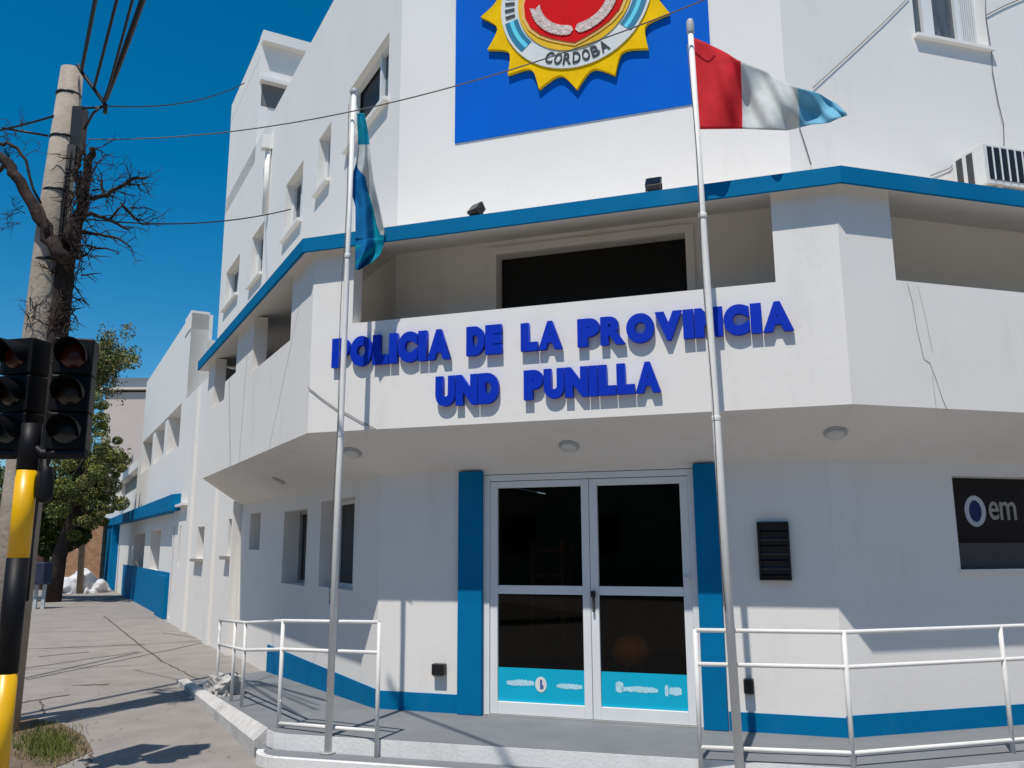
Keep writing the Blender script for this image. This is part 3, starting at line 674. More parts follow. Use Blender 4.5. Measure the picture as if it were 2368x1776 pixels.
def fr(i, j):
    t = j; u = interp(TT, t)+(-1+i)*4; v = interp(TV, t)*(1-i)+interp(BV, t)*i
    dep = 6.2-.12*t+(.05*math.sin(t*16+i*3)+.025*math.sin(t*33-i*7))*min(1, t*3)
    if t < .05: u = u+i*10*(1-t/.05)
    return atY(u, v, dep)
def frc(i, j):
    return FR if j < .34 else (FW if j < .68 else FC)
cloth('flag', 26, 60, fr, frc, 'red, white and light blue flag flying out to the right of its pole')
b = MB(); b.tube([pRt.lerp(pRb, .20)+Vector((.0, -.03, 0)), pRt.lerp(pRb, .34)+Vector((0, -.03, 0))], [.045, .04], 8)

# ================================================================== RAILINGS
def railing(name, label, posts, rails, braces=()):
    T = thing(name, label, 'railing', posts[0][0], 'white pipe railings around the platform')
    for p, zt_ in posts:
        b = MB(); b.tube([Vector(p), Vector((p[0], p[1], zt_))], .0165, 10); b.build('post', RAIL, T)
    for pts in rails:
        b = MB(); b.tube(pts, .0155, 10); b.build('rail', RAIL, T)
    return T
def zat(p, v):   # height seen at picture row v above plan point p
    lo, hi = -.5, 3
    for _ in range(40):
        mz = (lo+hi)/2; Z_ = mz-EYE; f = p[1]*math.cos(PITCH)+Z_*math.sin(PITCH); U_ = -p[1]*math.sin(PITCH)+Z_*math.cos(PITCH)
        vv = -U_/f*FPX*math.cos(ROLL)+(p[0]/f*FPX)*math.sin(ROLL)+888
        if vv > v: lo = mz
        else: hi = mz
    return mz
A = Vector((-1.05, 6.95, .075)); B = Vector((-1.93, 7.42, .03)); kd2 = (r1-r0).normalized()
def along(u, h):      # how far along the ramp a post stands that is seen at picture column u
    q = 0.0
    while q < 8:
        p = B+kd2*q; f = p.y*math.cos(PITCH)+(h-EYE)*math.sin(PITCH)
        if 1184+p.x/f*FPX <= u: break
        q += .01
    return q
B1, B2, B3 = (B+kd2*along(u, .9) for u in (566, 543, 508))
V3 = lambda p, h: Vector((p.x, p.y, h))
hA, hB, h1, h3 = 1.075, 1.05, .93, .86
posts = [(A, hA), (B, hB), (V3(B1, .1), h1+.005), (V3(B2, .08), .90), (V3(B3, .03), h3)]
mk = lambda dz, dz2: [V3(A, hA-dz), V3(B, hB-dz), V3(B1, h1-dz2), V3(B3, h3-dz2)]
railing('railing', 'white pipe railing at the left of the platform running down the ramp', posts, [mk(.0, .0), mk(.23, .26), [V3(A, .265), V3(B, .235)]])
G = [Vector((1.29, 6.27, .2)), Vector((2.27, 6.08, .2)), Vector((3.55, 6.45, .2)), Vector((4.9, 6.85, .2)), Vector((6.3, 7.26, .2))]
zt_, zm_, zb_ = zat(G[1], 1462), zat(G[1], 1543), zat(G[1], 1742)
railing('railing', 'long white pipe railing in front of the wall right of the door', [(V3(p, .075), zt_+.004) for p in G], [[V3(p, h) for p in G] for h in (zt_, zm_, zb_)])
# small grey hand gate at the foot of the ramp
GATE = thing('gate', 'small grey metal gate standing where the ramp meets the white wall', 'gate', V3(B3, 0), None)
g0, g1 = V3(B3, 0)+kd*.35, onz(503, 1500, 0)
g0 = onz(541, 1492, .03); g1 = onz(503, 1490, .03)
for p in (g0, g1):
    b = MB(); b.tube([p, V3(p, 1.0)], .017, 8); b.build('post', GREY, GATE)
for h in (.98, .42):
    b = MB(); b.tube([V3(g0, h), V3(g1, h)], .014, 8); b.build('rail', GREY, GATE)
# broken block of concrete
b = MB(); c = onz(517, 1622, 0); bmesh.ops.create_icosphere(b.bm, subdivisions=4, radius=1)
from mathutils import noise
for v in b.bm.verts:
    p = v.co.copy(); q = Vector((max(-1, min(1, p.x*1.45)), max(-1, min(1, p.y*1.45)), max(-1, min(1, p.z*1.45))))
    n_ = noise.fractal(p*2.1+Vector((3, 1, 7)), 1.0, 2.2, 4)
    q *= 1+.30*n_; v.co = Vector((q.x*.15, q.y*.30, q.z*.14+.13)); v.co.rotate(Matrix.Rotation(math.radians(28), 3, 'Z')); v.co += c
b.build('concrete_block', mat('broken_concrete', (.44, .43, .41), .95, .3, 14, .9, 40, .1, stain=(.14, .13, .12), stain_amt=.8), None, label='rough broken concrete block at the foot of the ramp kerb', category='concrete block')

# ================================================================== NEIGHBOURING BUILDING (left street)
AX = thing('annex_building', 'low white building down the left street with blue awning and strip window', 'building', W0L.P(15, 0))
WO = W0L
wall('wall', WO, 6.52, 13.9, -.05, 5.1, [(9.42, 10.25, 1.46, 2.07), (6.7, 7.05, 1.53, 2.13), (12.55, 12.75, 1.26, 2.16), (13.98-.45, 13.75, .1, 2.18)], .35, WHITE, AX, off=.10)
wall('wall', WO, 13.9, 24.2, -.05, 7.4, [(14.57, 23.9, 4.16, 5.25), (17.0, 19.4, 1.05, 2.18), (20.9, 24.1, .98, 2.14)], .5, WHITE, AX)
wall('wall', WO, 24.2, 46, -.05, 4.82, [(25, 33.5, 3.75, 4.5)], .4, WHITE, AX)
b = MB(); b.slab(WO, 13.9, 14.9, 7.0, 7.46, -.42, .02); b.build('chimney_block', WHITE, AX)
b = MB(); b.poly([WO.P(13.9, 0), WO.P(13.9, 7.4), WO.P(13.9, 7.4, -.41), WO.P(13.9, 6.75, -.41), WO.P(13.9, 6.75, -9), WO.P(13.9, 0, -9)]); b.poly([WO.P(13.9, 6.75, -.41), WO.P(24.2, 6.75, -.41), WO.P(24.2, 6.75, -9), WO.P(13.9, 6.75, -9)]); b.build('side_wall', WHITE, AX)
b = MB(); b.slab(WO, 6.6, 13.9, 4.95, 5.08, -8, -.05); b.slab(WO, 24.2, 46, 4.6, 4.7, -8, -.1); b.slab(WO, 24.2, 24.4, 0, 7.38, -8, -.02); b.build('roof', mat('annex_roof', (.4, .38, .36)), AX)
for k, (s0, s1) in enumerate(((14.6, 17.4), (18.0, 20.4), (21.0, 23.85))):
    b = MB(); b.slab(WO, s0, s1, 4.17, 5.24, -.42, -.38); w_ = b.build('window', GLASSD, AX)
    b = MB(); b.slab(WO, s0, s0+.1, 4.17, 5.24, -.379, -.30); b.slab(WO, (s0+s1)/2-.05, (s0+s1)/2+.05, 4.17, 5.24, -.379, -.32); b.build('frame', FRAME, w_)
for s0, s1 in ((17.4, 18.0), (20.4, 21.0)): b = MB(); b.slab(WO, s0, s1, 4.163, 5.247, -.45, -.02); b.build('mullion_pier', WHITE, AX)
for q_ in ((17.01, 19.39, 1.06, 2.17, -.45, -.4), (20.91, 24.09, .99, 2.13, -.45, -.4), (25, 33.5, 3.76, 4.49, -.35, -.3)): b = MB(); b.slab(WO, *q_); b.build('window', mat('dusty_glass', (.05, .045, .04), .3, .3, 3), AX)
for s0, s1, z0, z1 in ((9.42, 10.25, 1.46, 2.07), (6.7, 7.05, 1.53, 2.13), (12.55, 12.75, 1.26, 2.16), (13.53, 13.75, .1, 2.18)):  # the two without sills are slot shadows, painted as dark panes
    b = MB(); b.slab(WO, s0+.002, s1-.002, z0+.002, z1-.002, -.2, -.15); w_ = b.build('window', GLASSD, AX)
    if z0 > 1.4 : b = MB(); b.slab(WO, s0-.05, s1+.1, z0-.06, z0-.002, .0, .20); b.build('sill', mat('grey_sill', (.32, .29, .27)), w_)
b = MB(); b.slab(WO, 11.7, 13.9, 2.57, 2.62, .1, .22, WHITE); b.slab(WO, 11.0, 11.4, 0, 5.0, .101, .16, WHITE); b.slab(WO, 8.2, 8.7, 0, 5.0, .101, .15, WHITE); b.slab(WO, 6.52, 6.62, 0, 2.4, .101, .13); b.build('pier', WHITE, AX)
b = MB(); ao = .30
s0 = PL((WO.A.x, WO.A.y), l, ao).px(397, 1150)[0]; s1 = PL((WO.A.x, WO.A.y), l, ao).px(232, 1208)[0]
b.hexa([WO.P(s0, 2.50, ao), WO.P(s1, 2.66, ao), WO.P(s1, 2.66, 0), WO.P(s0, 2.50, 0)], [WO.P(s0, 2.86, ao), WO.P(s1, 2.92, ao), WO.P(s1, 2.95, 0), WO.P(s0, 2.90, 0)]); b.build('awning', BLUE, AX)
pa = PL((WO.A.x, WO.A.y), l, .25); s0, _ = pa.px(255, 1300); s1, _ = pa.px(231, 1300)
b = MB(); b.slab(WO, s0, s1, -.05, 2.7, 0, .25); b.build('blue_column', BLUE, AX)
b = MB(); b.slab(WO, 14.5, 27.5, -.05, 1.08, 0, .03); b.slab(WO, 14.5, 16.2, -.05, 1.0, .03, .12); b.build('blue_dado', BLUE, AX)
# pale building far behind
PB = thing('apartment_block', 'distant pale pink building with flat grey roof behind the tree', 'building', (-24, 52, 0))
b = MB(); x0 = atY(236, 1000, 50).x; b.box((x0+5, 54, 5.4), (10, 8, 10.8)); b.build('wall', mat('pink_render', (.54, .46, .42), .9, .05, .5), PB)
b = MB(); b.box((x0+5, 54, 11.0), (10.5, 8.5, .12), mat('eave_cream', (.66, .58, .5))); b.box((x0+5.2, 54.2, 11.4), (10, 8, .65), mat('slate_roof', (.16, .19, .22))); b.build('roof', None, PB)
# brick garden wall and dark gateway at the end of the pavement
GW = thing('garden_wall', 'weathered orange brick wall closing the end of the pavement', 'wall', (-18, 36.3, 0))
bk = bpy.data.materials.new('orange_brick'); bk.use_nodes = True; t = bk.node_tree; pb = t.nodes['Principled BSDF']; br = t.nodes.new('ShaderNodeTexBrick'); tc = t.nodes.new('ShaderNodeTexCoord'); mp = t.nodes.new('ShaderNodeMapping')
mp.inputs['Rotation'].default_value = (math.pi/2, 0, 0); br.inputs['Color1'].default_value = (.30, .13, .05, 1); br.inputs['Color2'].default_value = (.40, .22, .12, 1); br.inputs['Mortar'].default_value = (.26, .21, .17, 1); br.inputs['Scale'].default_value = 3.0
t.links.new(tc.outputs['Object'], mp.inputs[0]); t.links.new(mp.outputs[0], br.inputs[0]); t.links.new(br.outputs[0], pb.inputs['Base Color']); pb.inputs['Roughness'].default_value = .95
xa, xb = atY(142, 1300, 36).x, atY(232, 1300, 36).x
b = MB(); b.box(((xa+xb)/2, 36.2, 1.35), (xb-xa, .4, 2.9)); b.build('wall_body', bk, GW)
b = MB(); b.box(((xa+xb)/2, 36.2, 2.86), (xb-xa+.1, .55, .12)); b.build('coping', mat('coping_stone', (.42, .34, .31)), GW)
x2 = atY(85, 1300, 36).x
T = thing('gateway', 'dark open gateway between the brick wall and the shrubs', 'gateway', (x2, 37, 0))
b = MB(); b.box((x2, 36.4, 1.4), (.35, .5, 2.8)); b.box((xa-.12, 36.4, 1.4), (.2, .5, 2.8)); b.box(((x2+xa)/2, 36.4, 2.95), (xa-x2+.4, .6, .3)); b.build('gate_frame', mat('rotten_wood', (.07, .035, .03), .9, .3, 5), T)
b = MB(); b.box(((x2+xa)/2, 38.5, 1.4), (xa-x2+.4, .1, 2.9)); b.box(((x2+xa)/2, 37.5, 2.95), (xa-x2+.4, 2.2, .1)); b.build('gate_backing', ROOM, T)
# white tarp heap
c = onz(200, 1368, 0); c.y -= .8
b = MB(); bmesh.ops.create_icosphere(b.bm, subdivisions=5, radius=1)
for v in b.bm.verts:
    p = v.co.copy(); n_ = noise.fractal(p*1.6+Vector((9, 2, 5)), 1.0, 2.1, 4); f = 1+.35*n_
    hh = 1.0+.55*math.exp(-((p.x-.2)**2)*5); v.co = Vector((p.x*1.05*f, p.y*.8*f, max(-.02, p.z*f*.62*hh))); v.co += c
for f in b.bm.faces: f.smooth = True
b.build('tarp_heap', mat('white_tarp', (.62, .62, .64), .7, .15, 3, .5, 6), None, label='crumpled white tarp heap in front of the orange brick wall', category='tarp')
# bin stand by the kerb
c = onz(80, 1408, 0); T = thing('bin_stand', 'small pale metal stand with dark blue litter basket at the kerb', 'litter bin', c)
b = MB()
for dx in (-.22, .0, .22): b.box(c+Vector((dx, 0, .35)), (.09, .06, .7))
b.build('post', mat('pale_metal', (.42, .46, .48), .5, .2, 9), T)
b = MB(); b.box(c+Vector((-.02, 0, .98)), (.62, .45, .62)); b.build('basket', mat('blue_black_plastic', (.03, .035, .07), .5, .3, 6), T, bevel=.03)

# ================================================================== POLES, TRAFFIC LIGHTS
UPx, UPy = -4.70, 8.3
T = thing('utility_pole', 'weathered grey concrete utility pole rising behind the traffic lights', 'utility pole', (UPx, UPy, 0))
CONC = mat('pole_concrete', (.36, .31, .255), .9, .16, 5, .8, 25, .15, stain=(.15, .12, .10), stain_amt=.7)
b = MB(); b.tube([(UPx-.05, UPy, -.05), (UPx-.03, UPy, 2.2), (UPx-.0, UPy, 4.9), (UPx+.03, UPy, 6.66)], [.185, .175, .155, .11], 22); b.build('pole', CONC, T)
b = MB()
for zz, r_ in ((6.35, .12), (5.85, .134), (5.25, .149), (4.5, .162)): b.lathe((UPx+.02, UPy, zz), [(r_, 0), (r_+.006, .004), (r_+.006, .024), (r_, .028)], 22)
b.build('steel_band', BLACK, T)
b = MB(); b.box((UPx+.17, UPy-.02, 5.95), (.12, .12, .5), BLACK); b.box((UPx+.16, UPy-.05, 5.62), (.09, .1, .28), DARKGREY); b.tube([(UPx-.12, UPy-.05, 5.88), (UPx-.55, UPy-.15, 5.92)], .012, 6, BLACK); b.tube([atY(180, 150, 8.2), atY(190, 168, 8.2), atY(218, 206, 8.2), atY(245, 244, 8.2), atY(243, 262, 8.2)], .022, 6, BLACK); b.tube([atY(243, 240, 8.2), atY(215, 262, 8.2), atY(195, 300, 8.2)], .014, 6, BLACK); b.tube([atY(190, 250, 8.2), atY(246, 248, 8.2)], .012, 6, BLACK)
b.build('cable_bracket', None, T)
b = MB()
for k in range(5):
    x = UPx+.13+k*.012; b.tube([(x+random.uniform(-.01, .01), UPy-.10, 1.2+q*.5+random.uniform(-.03, .03)) for q in range(10)], .009, 5)
b.build('riser_cable', CABLE, T)
# striped signal pole
TPx, TPy = -3.52, 6.2
T = thing('traffic_light', 'black twin-headed traffic light on a yellow and black striped pole', 'traffic light', (TPx, TPy, 0))
YEL = mat('yellow_paint', (.80, .44, .0), .35, .05, 5, .05, 20, .5); BLK = mat('pole_black', (.006, .0065, .009), .5, .2, 5, 0, 1, .2)
zy = [atY(0, v, TPy).z for v in (1088, 1290, 1557)]
lv = [(-.02, zy[2], YEL), (zy[2], zy[1], BLK), (zy[1], zy[0], YEL), (zy[0], 2.55, BLK)]
b = MB()
for z0, z1, mt in lv: b.tube([(TPx, TPy, z0), (TPx, TPy, z1)], .073 if mt is YEL else .0735, 22, mt)
b.build('pole', None, T)
b = MB(); b.tube([(TPx-.35, TPy, 2.33), (TPx-.1, TPy, 2.33), (TPx, TPy, 2.42), (TPx+.1, TPy, 2.33), (TPx+.42, TPy, 2.33)], .04, 10); b.lathe((TPx+.13, TPy+.02, 1.98), [(.03, 0), (.055, .03), (.06, .1), (.055, .2), (.04, .26)], 14); b.build('mounting_arm', BLK, T, bevel=.01)
HB = mat('signal_housing', (.0045, .0045, .005), .5, .2, 8, .15, 30, .18)
def head(u0, u1, yaw):
    c_ = atY((u0+u1)/2, 912, TPy); H0 = atY(0, 1042, TPy).z; H1 = atY(0, 782, TPy).z; hh = (H1-H0)/3; wdt = (atY(u1, 912, TPy)-atY(u0, 912, TPy)).x
    R_ = Matrix.Rotation(yaw, 3, 'Z'); O = Vector((c_.x, TPy, 0))
    def q(x, y, zz): return O+R_@Vector((x, y, 0))+Vector((0, 0, zz))
    hw = wdt/2
    b = MB()
    for k in range(3):
        z0, z1 = H0+hh*k+.004, H0+hh*(k+1)-.004
        b.hexa([q(-hw, -.02, z0), q(hw, -.02, z0), q(hw, .17, z0), q(-hw, .17, z0)], [q(-hw, -.02, z1), q(hw, -.02, z1), q(hw, .17, z1), q(-hw, .17, z1)])
    hd = b.build('signal_head', HB, T, bevel=.012)
    for k, (cn, cc) in enumerate((('green', (.004, .010, .014)), ('amber', (.014, .008, .004)), ('red', (.045, .004, .003)))):
        zc = H0+hh*(k+.5); ax = R_@Vector((0, -1, 0)); b = MB(); b.lathe(q(0, -.02, zc), [(.098, 0), (.092, .012), (.06, .024), (.02, .03)], 26, ax=ax)
        b.build('lens', mat('lens_'+cn, cc, .25, .25, 12, .2, 60, .5), hd)
        b = MB(); n = 22; k0 = []; k1 = []
        for j in range(n+1):
            an = math.radians(-25+230*j/n); x, zz = math.cos(an)*.107, math.sin(an)*.107
            dep = .05+.17*max(0, math.sin(math.radians(180*j/n)))**.7
            k0.append((x, zz)); k1.append(dep)
        for j in range(n):
            (xa_, za_), (xb_, zb_) = k0[j], k0[j+1]
            for rr in (1.0, .965):
                pts = [q(xa_*rr, -.02, zc+za_*rr), q(xb_*rr, -.02, zc+zb_*rr), q(xb_*rr, -.02-k1[j+1], zc+zb_*rr-.01), q(xa_*rr, -.02-k1[j], zc+za_*rr-.01)]
                f = b.poly(pts); f.smooth = True
            b.poly([q(xa_, -.02-k1[j], zc+za_-.01), q(xb_, -.02-k1[j+1], zc+zb_-.01), q(xb_*.965, -.02-k1[j+1], zc+zb_*.965-.01), q(xa_*.965, -.02-k1[j], zc+za_*.965-.01)])
        b.build('visor', HB, hd)
head(-12, 76, math.radians(-14)); head(120, 205, math.radians(16))

# ================================================================== CABLES
def cable(p, q, sag, rad, label, mt=CABLE, n=24, grp='overhead cables'):
    p, q = Vector(p), Vector(q); b = MB()
    b.tube([p.lerp(q, i/n)-Vector((0, 0, sag*4*(i/n)*(1-i/n))) for i in range(n+1)], rad, 6)
    return b.build('cable', mt, None, label=label, category='cable', group=grp)
pk = lambda u, v, Y: atY(u, v, Y)
cable(pk(188, 165, 8.2), pk(243, -120, 5.5), .02, .018, 'thick dark cable leaving the very top of the utility pole')
cable(pk(217, 205, 8.2), pk(300, -120, 5.7), .02, .014, 'thin dark cable in the middle of the bundle above the utility pole')
cable(pk(243, 232, 8.2), pk(350, -60, 6.2), .04, .026, 'thickest dark cable, rightmost of the bundle above the utility pole')
cable(pk(240, 240, 8.2), pk(322, -60, 6.0), .03, .012, 'thin cable hugging the thickest one above the utility pole')
cable(pk(245, 245, 8.2), pk(565, 192, 14), .15, .008, 'faint cable from utility pole to the top of the stair tower')
cable(pk(205, 322, 8.2), pk(1640, -5, 6.0), .32, .0055, 'long thin cable crossing the facade in front of the emblem', THREAD, 48)
cable(pk(190, 505, 8.3), pk(672, 484, 10.6), .12, .008, 'thin cable from utility pole to the second upper window')
cable(pk(125, 268, 8.2), pk(-60, 312, 9.5), .02, .012, 'dark cable leaving the utility pole to the left')
for k, (A_, B_) in enumerate((((40, 1655), (500, 1562)), ((40, 1572), (325, 1508)), ((60, 1548), (300, 1540)))):
    g0, g1 = onz(*A_, 0), onz(*B_, 0); H = 8.6+.15*k; sh_ = sdir*(H/-sdir.z); d = (g1-g0)
    p, q = g0-sh_-d*.25, g0-sh_+d*1.0
    p.z = q.z = H
    cable(p, q, .0, (.05, .03, .016)[k], 'overhead cable whose shadow is the %s stripe on the pavement' % ('widest dark', 'middle dark', 'thin upper')[k])
g0, g1 = onz(930, 1642, .2), onz(1190, 1740, .2); H = 6.9; sh_ = sdir*((H-.2)/-sdir.z); d = g1-g0; p, q = g0-sh_-d*.1, g0-sh_+d*1.5; p.z = q.z = H
cable(p, q, 0, .022, 'overhead cable casting the slanting line on the entrance platform')
# cables clipped to the right-hand wall
def wire(pl, pts, rad, label, o=.012):
    b = MB(); b.tube([pl.P(*pl.px(u, v), o) for u, v in pts], rad, 6); b.build('wire', THREAD, None, label=label, category='wire', group='thin wires on the facade')
wire(UR, [(2275, -10), (2276, 38), (2290, 130), (2291, 165), (2305, 240), (2317, 290), (2318, 340)], .004, 'thin wire down the wall from the right window to the air conditioner', .02)
wire(UR, [(2100, -5), (2040, 55), (1960, 130), (1878, 205)], .004, 'thin wire slanting over the wall behind the flag tip')
wire(UR, [(1846, 293), (1858, 330), (1874, 382)], .004, 'short wire below the flying flag dropping to the ledge')
wire(UR, [(2278, 37), (2320, 15), (2375, -8)], .005, 'wire crossing the wall at the top right corner')
wire(UR, [(2206, 375), (2195, 390), (2150, 408)], .004, 'short loose wire left of the air conditioner')
wire(P1, [(713, 896), (745, 922), (785, 950), (800, 955), (835, 975), (870, 993)], .004, 'thin wire sloping down the balcony parapet behind the left flagpole', .01)

# ================================================================== TREES AND PLANTS
def leaves(b, c, rad, n, size, mts, flat=1.0):
    for _ in range(n):
        while True:
            p = Vector((random.uniform(-1, 1), random.uniform(-1, 1), random.uniform(-1, 1)))
            if p.length < 1: break
        p = p.normalized()*(p.length**.45); p = Vector((p.x*rad[0], p.y*rad[1], p.z*rad[2]))+c
        s = size*random.uniform(.5, 1.4); e = Vector((random.gauss(0, 1), random.gauss(0, 1), random.gauss(0, 1))).normalized(); f = e.orthogonal().normalized()
        b.poly([p-e*s, p+f*s*.45, p+e*s, p-f*s*.45], random.choice(mts))
LF = [mat('leaf_dark', (.028, .05, .012), .6, .3, 3), mat('leaf_mid', (.07, .10, .018), .6, .3, 3), mat('leaf_light', (.21, .21, .035), .6, .3, 3), mat('leaf_dry', (.15, .11, .04), .7, .3, 3)]
BARK = mat('bark_dark', (.045, .034, .03), .95, .4, 12, .8, 30, .1); BARK2 = mat('bark_pale', (.24, .19, .14), .95, .3, 9, .6, 30, .1)
T = thing('green_tree', 'dense olive green street tree beyond the low white building', 'tree', (-14, 28, 0))
b = MB(); tb = atY(122, 1370, 28); tb.z = 0
b.tube([tb, tb+Vector((.1, 0, 1.4)), tb+Vector((.4, 0, 2.6)), tb+Vector((.8, .1, 4.4))], [.28, .22, .18, .1], 10)
for k in range(9):
    s_ = tb+Vector((.3, 0, 2.0+k*.3)); e = s_+Vector((random.uniform(-1.6, 1.3), random.uniform(-1, 1), random.uniform(.7, 1.9))); b.tube([s_, s_.lerp(e, .5)+Vector((0, 0, .15)), e], [.08, .05, .02], 6)
b.build('trunk', BARK, T)
b = MB()
def clump(u, v, Y, r, n, mts, sz=.075):
    c = atY(u, v, Y); s = Y/FPX
    leaves(b, c, (r*s, r*s*1.0, r*s*.85), n, sz, mts)
random.seed(11)
for (u, v, r, n) in [(218, 935, 26, 700), (232, 985, 34, 1000), (255, 1030, 36, 1100), (275, 1075, 34, 1100), (240, 1090, 45, 1500), (200, 1040, 45, 1300), (185, 1110, 50, 1600), (160, 1170, 50, 1600), (215, 1165, 50, 1600), (255, 1140, 40, 1200), (235, 1200, 28, 800), (150, 1060, 40, 1000), (120, 1130, 40, 1000), (170, 1000, 35, 800), (130, 1210, 30, 700), (190, 1220, 28, 700), (60, 1120, 60, 1400), (20, 1180, 50, 900), (90, 1010, 40, 700)]:
    for k in range(7):
        clump(u+random.uniform(-.8, .8)*r, v+random.uniform(-.8, .8)*r, 28+random.uniform(-1.4, 1.4), r*random.uniform(.25, .6), n//3, [LF[0], LF[1], LF[2], random.choice(LF)], .038)
for (u, v, r, n) in [(150, 1130, 60, 2600), (200, 1160, 50, 2200), (120, 1190, 60, 2600), (210, 1080, 40, 1500), (80, 1160, 60, 2000), (160, 1220, 45, 1500), (30, 1130, 60, 1500), (110, 1255, 38, 1500), (150, 1245, 38, 1500), (95, 1225, 40, 1200), (185, 1238, 25, 700)]: clump(u, v, 29.2, r, n, [LF[0], LF[0], LF[1]], .06)  # darker leaves behind and low: crown shade put into their colour
b.build('crown', None, T, raw=True)
T2 = thing('sparse_tree', 'tall sparse grey-green tree showing above the dense one', 'tree', (-16, 33, 0))
b = MB(); base = atY(190, 1300, 33); base.z = 0; f0 = atY(215, 910, 33); f1 = atY(268, 848, 33)
b.tube([base, atY(205, 1000, 33), f0, f1], [.12, .12, .12, .05], 8)
tips = []
for k in range(42):
    s_ = f0.lerp(f1, random.random()**.7); e = atY(random.gauss(248, 27), random.gauss(815, 28), 33+random.uniform(-1, 1)); mid_ = s_.lerp(e, .5)+Vector((random.uniform(-.2, .2), 0, random.uniform(-.1, .3))); b.tube([s_, mid_, e], [.03, .018, .006], 5); tips.append((mid_, e))
b.build('trunk', BARK2, T2)
b = MB(); random.seed(5)
for mid_, e in tips:
    for k in range(3): leaves(b, mid_.lerp(e, random.random()), (.33, .33, .28), 55, .055, [LF[1], LF[2], LF[3], LF[0]])
for k in range(60): leaves(b, atY(random.gauss(225, 25), random.gauss(868, 28), 33+random.uniform(-1, 1)), (.4, .4, .35), 40, .06, [LF[1], LF[0], LF[3]])
b.build('crown', None, T2, raw=True)
# shrubs at the far end
random.seed(3); b = MB()
for k in range(40): leaves(b, atY(random.uniform(20, 128), random.uniform(1225, 1345), 39+random.uniform(-1, 2)), (.6, .6, .5), 60, .09, [LF[0], LF[1], LF[1], mat('leaf_grey', (.22, .22, .19), .7, .3, 5)])
b.build('shrub', None, None, label='low grey-green shrubs at the far end of the pavement', category='shrub', raw=True)
random.seed(4); b = MB()
for k in range(150): leaves(b, Vector((random.uniform(-60, -21), random.uniform(44, 60), random.uniform(.5, 7))), (1.6, 1.4, 1.3), 160, .14, [LF[0], LF[1], LF[0]])
b.build('far_trees', None, None, kind='stuff', raw=True)
# bare tree wound round the utility pole
random.seed(21)
BT = thing('bare_tree', 'leafless dark twisted tree leaning on the utility pole', 'tree', (-4.75, 8.65, 0))
b = MB(); tw = MB()
def limb(pts, r0_, r1_, Y=8.22, jit=.02, nn=7):
    q = [atY(u, v, Y+random.uniform(-.05, .05)) for u, v in pts]; out = []
    for A_, B_ in zip(q, q[1:]):
        for t_ in range(3): out.append(A_.lerp(B_, t_/3)+Vector((random.uniform(-jit, jit), random.uniform(-jit, jit), random.uniform(-jit, jit))))
    out.append(q[-1]); n_ = len(out); b.tube(out, [r0_+(r1_-r0_)*i/(n_-1) for i in range(n_)], nn)
    return out
def twig(p, d, L, r, depth):
    pts = [p]; 
    for k in range(4):
        d = (d+Vector((random.uniform(-.5, .5), random.uniform(-.4, .4), random.uniform(-.45, .45)))).normalized(); pts.append(pts[-1]+d*L/4)
    tw.tube(pts, [r, r*.8, r*.6, r*.45, r*.3], 4, caps=False)
    if depth > 0:
        for k in range(random.randint(2, 4)):
            dd_ = (d+Vector((random.uniform(-1, 1), random.uniform(-.6, .6), random.uniform(-.9, .9)))).normalized(); twig(random.choice(pts[1:]), dd_, L*.62, r*.6, depth-1)
base = Vector((-5.08, 8.6, -.05)); trunk_pts = [(100, 1045), (112, 960), (122, 880), (132, 780), (142, 700), (150, 620), (160, 560)]
o1 = [atY(u, v, 8.26) for u, v in trunk_pts]; b.tube([base, Vector((-4.98, 8.57, 1.2)), Vector((-4.80, 8.55, 2.0))]+o1[1:], [.12, .11, .10, .10, .10, .10, .095, .09, .08], 10)
limb([(150, 600), (112, 548), (80, 480), (48, 420), (20, 385), (-10, 352)], .07, .045, 8.02)
limb([(30, 400), (10, 375), (-25, 420)], .03, .02, 8.2)
limb([(158, 560), (178, 500), (196, 440), (205, 390), (212, 340)], .07, .03)
limb([(165, 600), (178, 540), (186, 470), (178, 400), (190, 345)], .06, .02)
for pts, r_ in (([(180, 470), (205, 460), (240, 452), (262, 440), (300, 415), (338, 412)], .03), ([(262, 445), (285, 425), (322, 428)], .014), ([(175, 500), (210, 495), (255, 510), (295, 530)], .026), ([(240, 452), (235, 420), (225, 412)], .018), ([(255, 510), (285, 475), (330, 520)], .016), ([(300, 478), (335, 480)], .01), ([(170, 540), (215, 540), (265, 548), (300, 570)], .02), ([(205, 570), (265, 580)], .014), ([(280, 470), (310, 505), (340, 515)], .012)):
    o = limb(pts, r_, r_*.45, jit=.012, nn=6)
    for p in o[3:]: twig(p, Vector((random.uniform(0, 1), 0, random.uniform(-.6, .8))).normalized(), random.uniform(.12, .26), .006, random.choice((0, 1, 1, 2)))
limb([(-5, 335), (20, 330), (60, 372), (95, 470)], .02, .012, 8.1)
limb([(95, 470), (108, 540)], .012, .03, 8.0)
for k in range(10): twig(atY(random.uniform(-5, 60), random.uniform(300, 390), 8.15), Vector((random.uniform(-.5, .5), 0, 1)), random.uniform(.12, .3), .006, 2)
for k in range(6): twig(atY(random.uniform(30, 60), random.uniform(470, 520), 8.2), Vector((-1, 0, random.uniform(-.3, .3))), .2, .005, 2)
for k in range(150):     # tangle of climbing stems on the pole's right flank
    v = random.uniform(335, 790); u = 120+(790-v)*.16+random.gauss(22, 13); u = 128+(760-v)*.135+random.gauss(18, 12)
    twig(atY(u, v, 8.13+random.uniform(-.04, .06)), Vector((random.uniform(-.7, .7), random.uniform(-.2, .2), random.uniform(-1, 1))), random.uniform(.1, .26), random.uniform(.005, .012), 1)
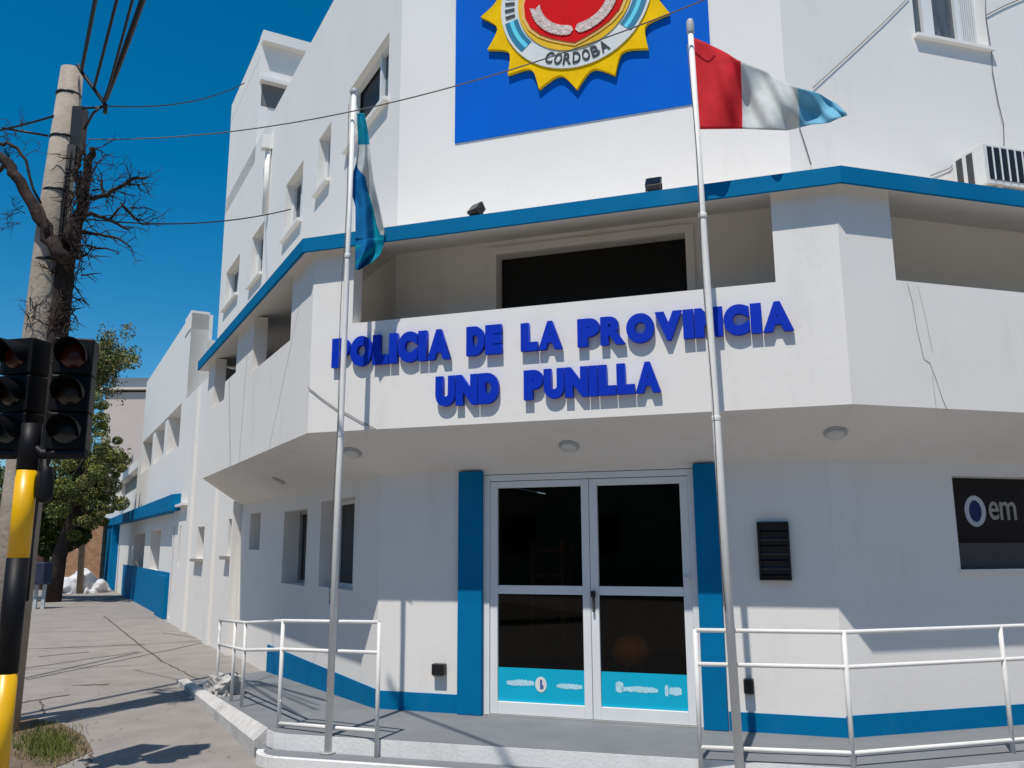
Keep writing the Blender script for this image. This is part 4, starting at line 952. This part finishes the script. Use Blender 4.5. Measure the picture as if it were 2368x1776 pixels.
for k in range(14): twig(atY(random.uniform(55, 85), random.uniform(690, 780), 8.1), Vector((0, 0, 1)), .15, .004, 1)
b.build('trunk', BARK, BT)
tw.build('twigs', BARK, BT, raw=True)
# grass in the planting pit
random.seed(9); b = MB(); GR = [mat('grass_blade', (.09, .13, .02), .7, .3, 5), mat('grass_blade_dry', (.20, .18, .06), .8, .3, 5)]
for k in range(2600):
    u, v = random.gauss(110, 38), random.gauss(1722, 20)
    if not (25 < u < 205 and 1672 < v < 1776): continue
    p = onz(u, v, .006); h_ = random.uniform(.02, .07); d = Vector((random.uniform(-.03, .03), random.uniform(-.03, .03), h_)); e = Vector((random.uniform(-1, 1), random.uniform(-1, 1), 0)).normalized()*.004
    b.poly([p-e, p+e, p+d], GR[0] if random.random() < .7 else GR[1])
b.build('grass', None, None, kind='stuff', raw=True)
random.seed(19); b = MB(); dm = mat('fallen_leaf', (.16, .10, .05), .9, .4, 9)
for k in range(420):
    u, v = random.uniform(40, 640), random.uniform(1400, 1775); p = onz(u, v, .006)
    r_ = random.uniform(.004, .014); t_ = random.uniform(0, 6.28)
    if p.x > -1.9-(p.y-7.3)*.545-.35: continue
    b.poly([p+Vector((math.cos(t_+j*2.1)*r_*(1 if j else 1.8), math.sin(t_+j*2.1)*r_, random.uniform(0, .006))) for j in range(3)], dm)
b.build('litter', None, None, kind='stuff', raw=True)

# ================================================================== ACROSS THE STREETS, out of view: added for reflections, sky blocking and warm bounce
OCH = mat('ochre_render', (.42, .34, .25), .9, .1, 1)
for x0, y0, sx, sy, hh, lab in ((2, -20, 46, 8, 8.5, 'unseen long ochre building added behind the viewer to block sky and warm the bounce'), (-24, 2, 10, 30, 7.5, 'unseen ochre building added across the left street to warm the fill light'), (27, -6, 10, 16, 7.5, 'unseen ochre building added across the right street to bounce warm light')):
    OB = thing('unseen_fill_building', lab, 'building', (x0, y0, 0))
    b = MB(); b.box((x0, y0, hh/2-.1), (sx, sy, hh)); b.build('wall', OCH, OB)
    if sx > 20:
        for k in range(10):
            for zz in (2.2, 5.4): b = MB(); b.box((x0-20+k*4.3, y0+sy/2+.03, zz), (1.7, .08, 1.6)); b.build('window', GLASSD, OB)
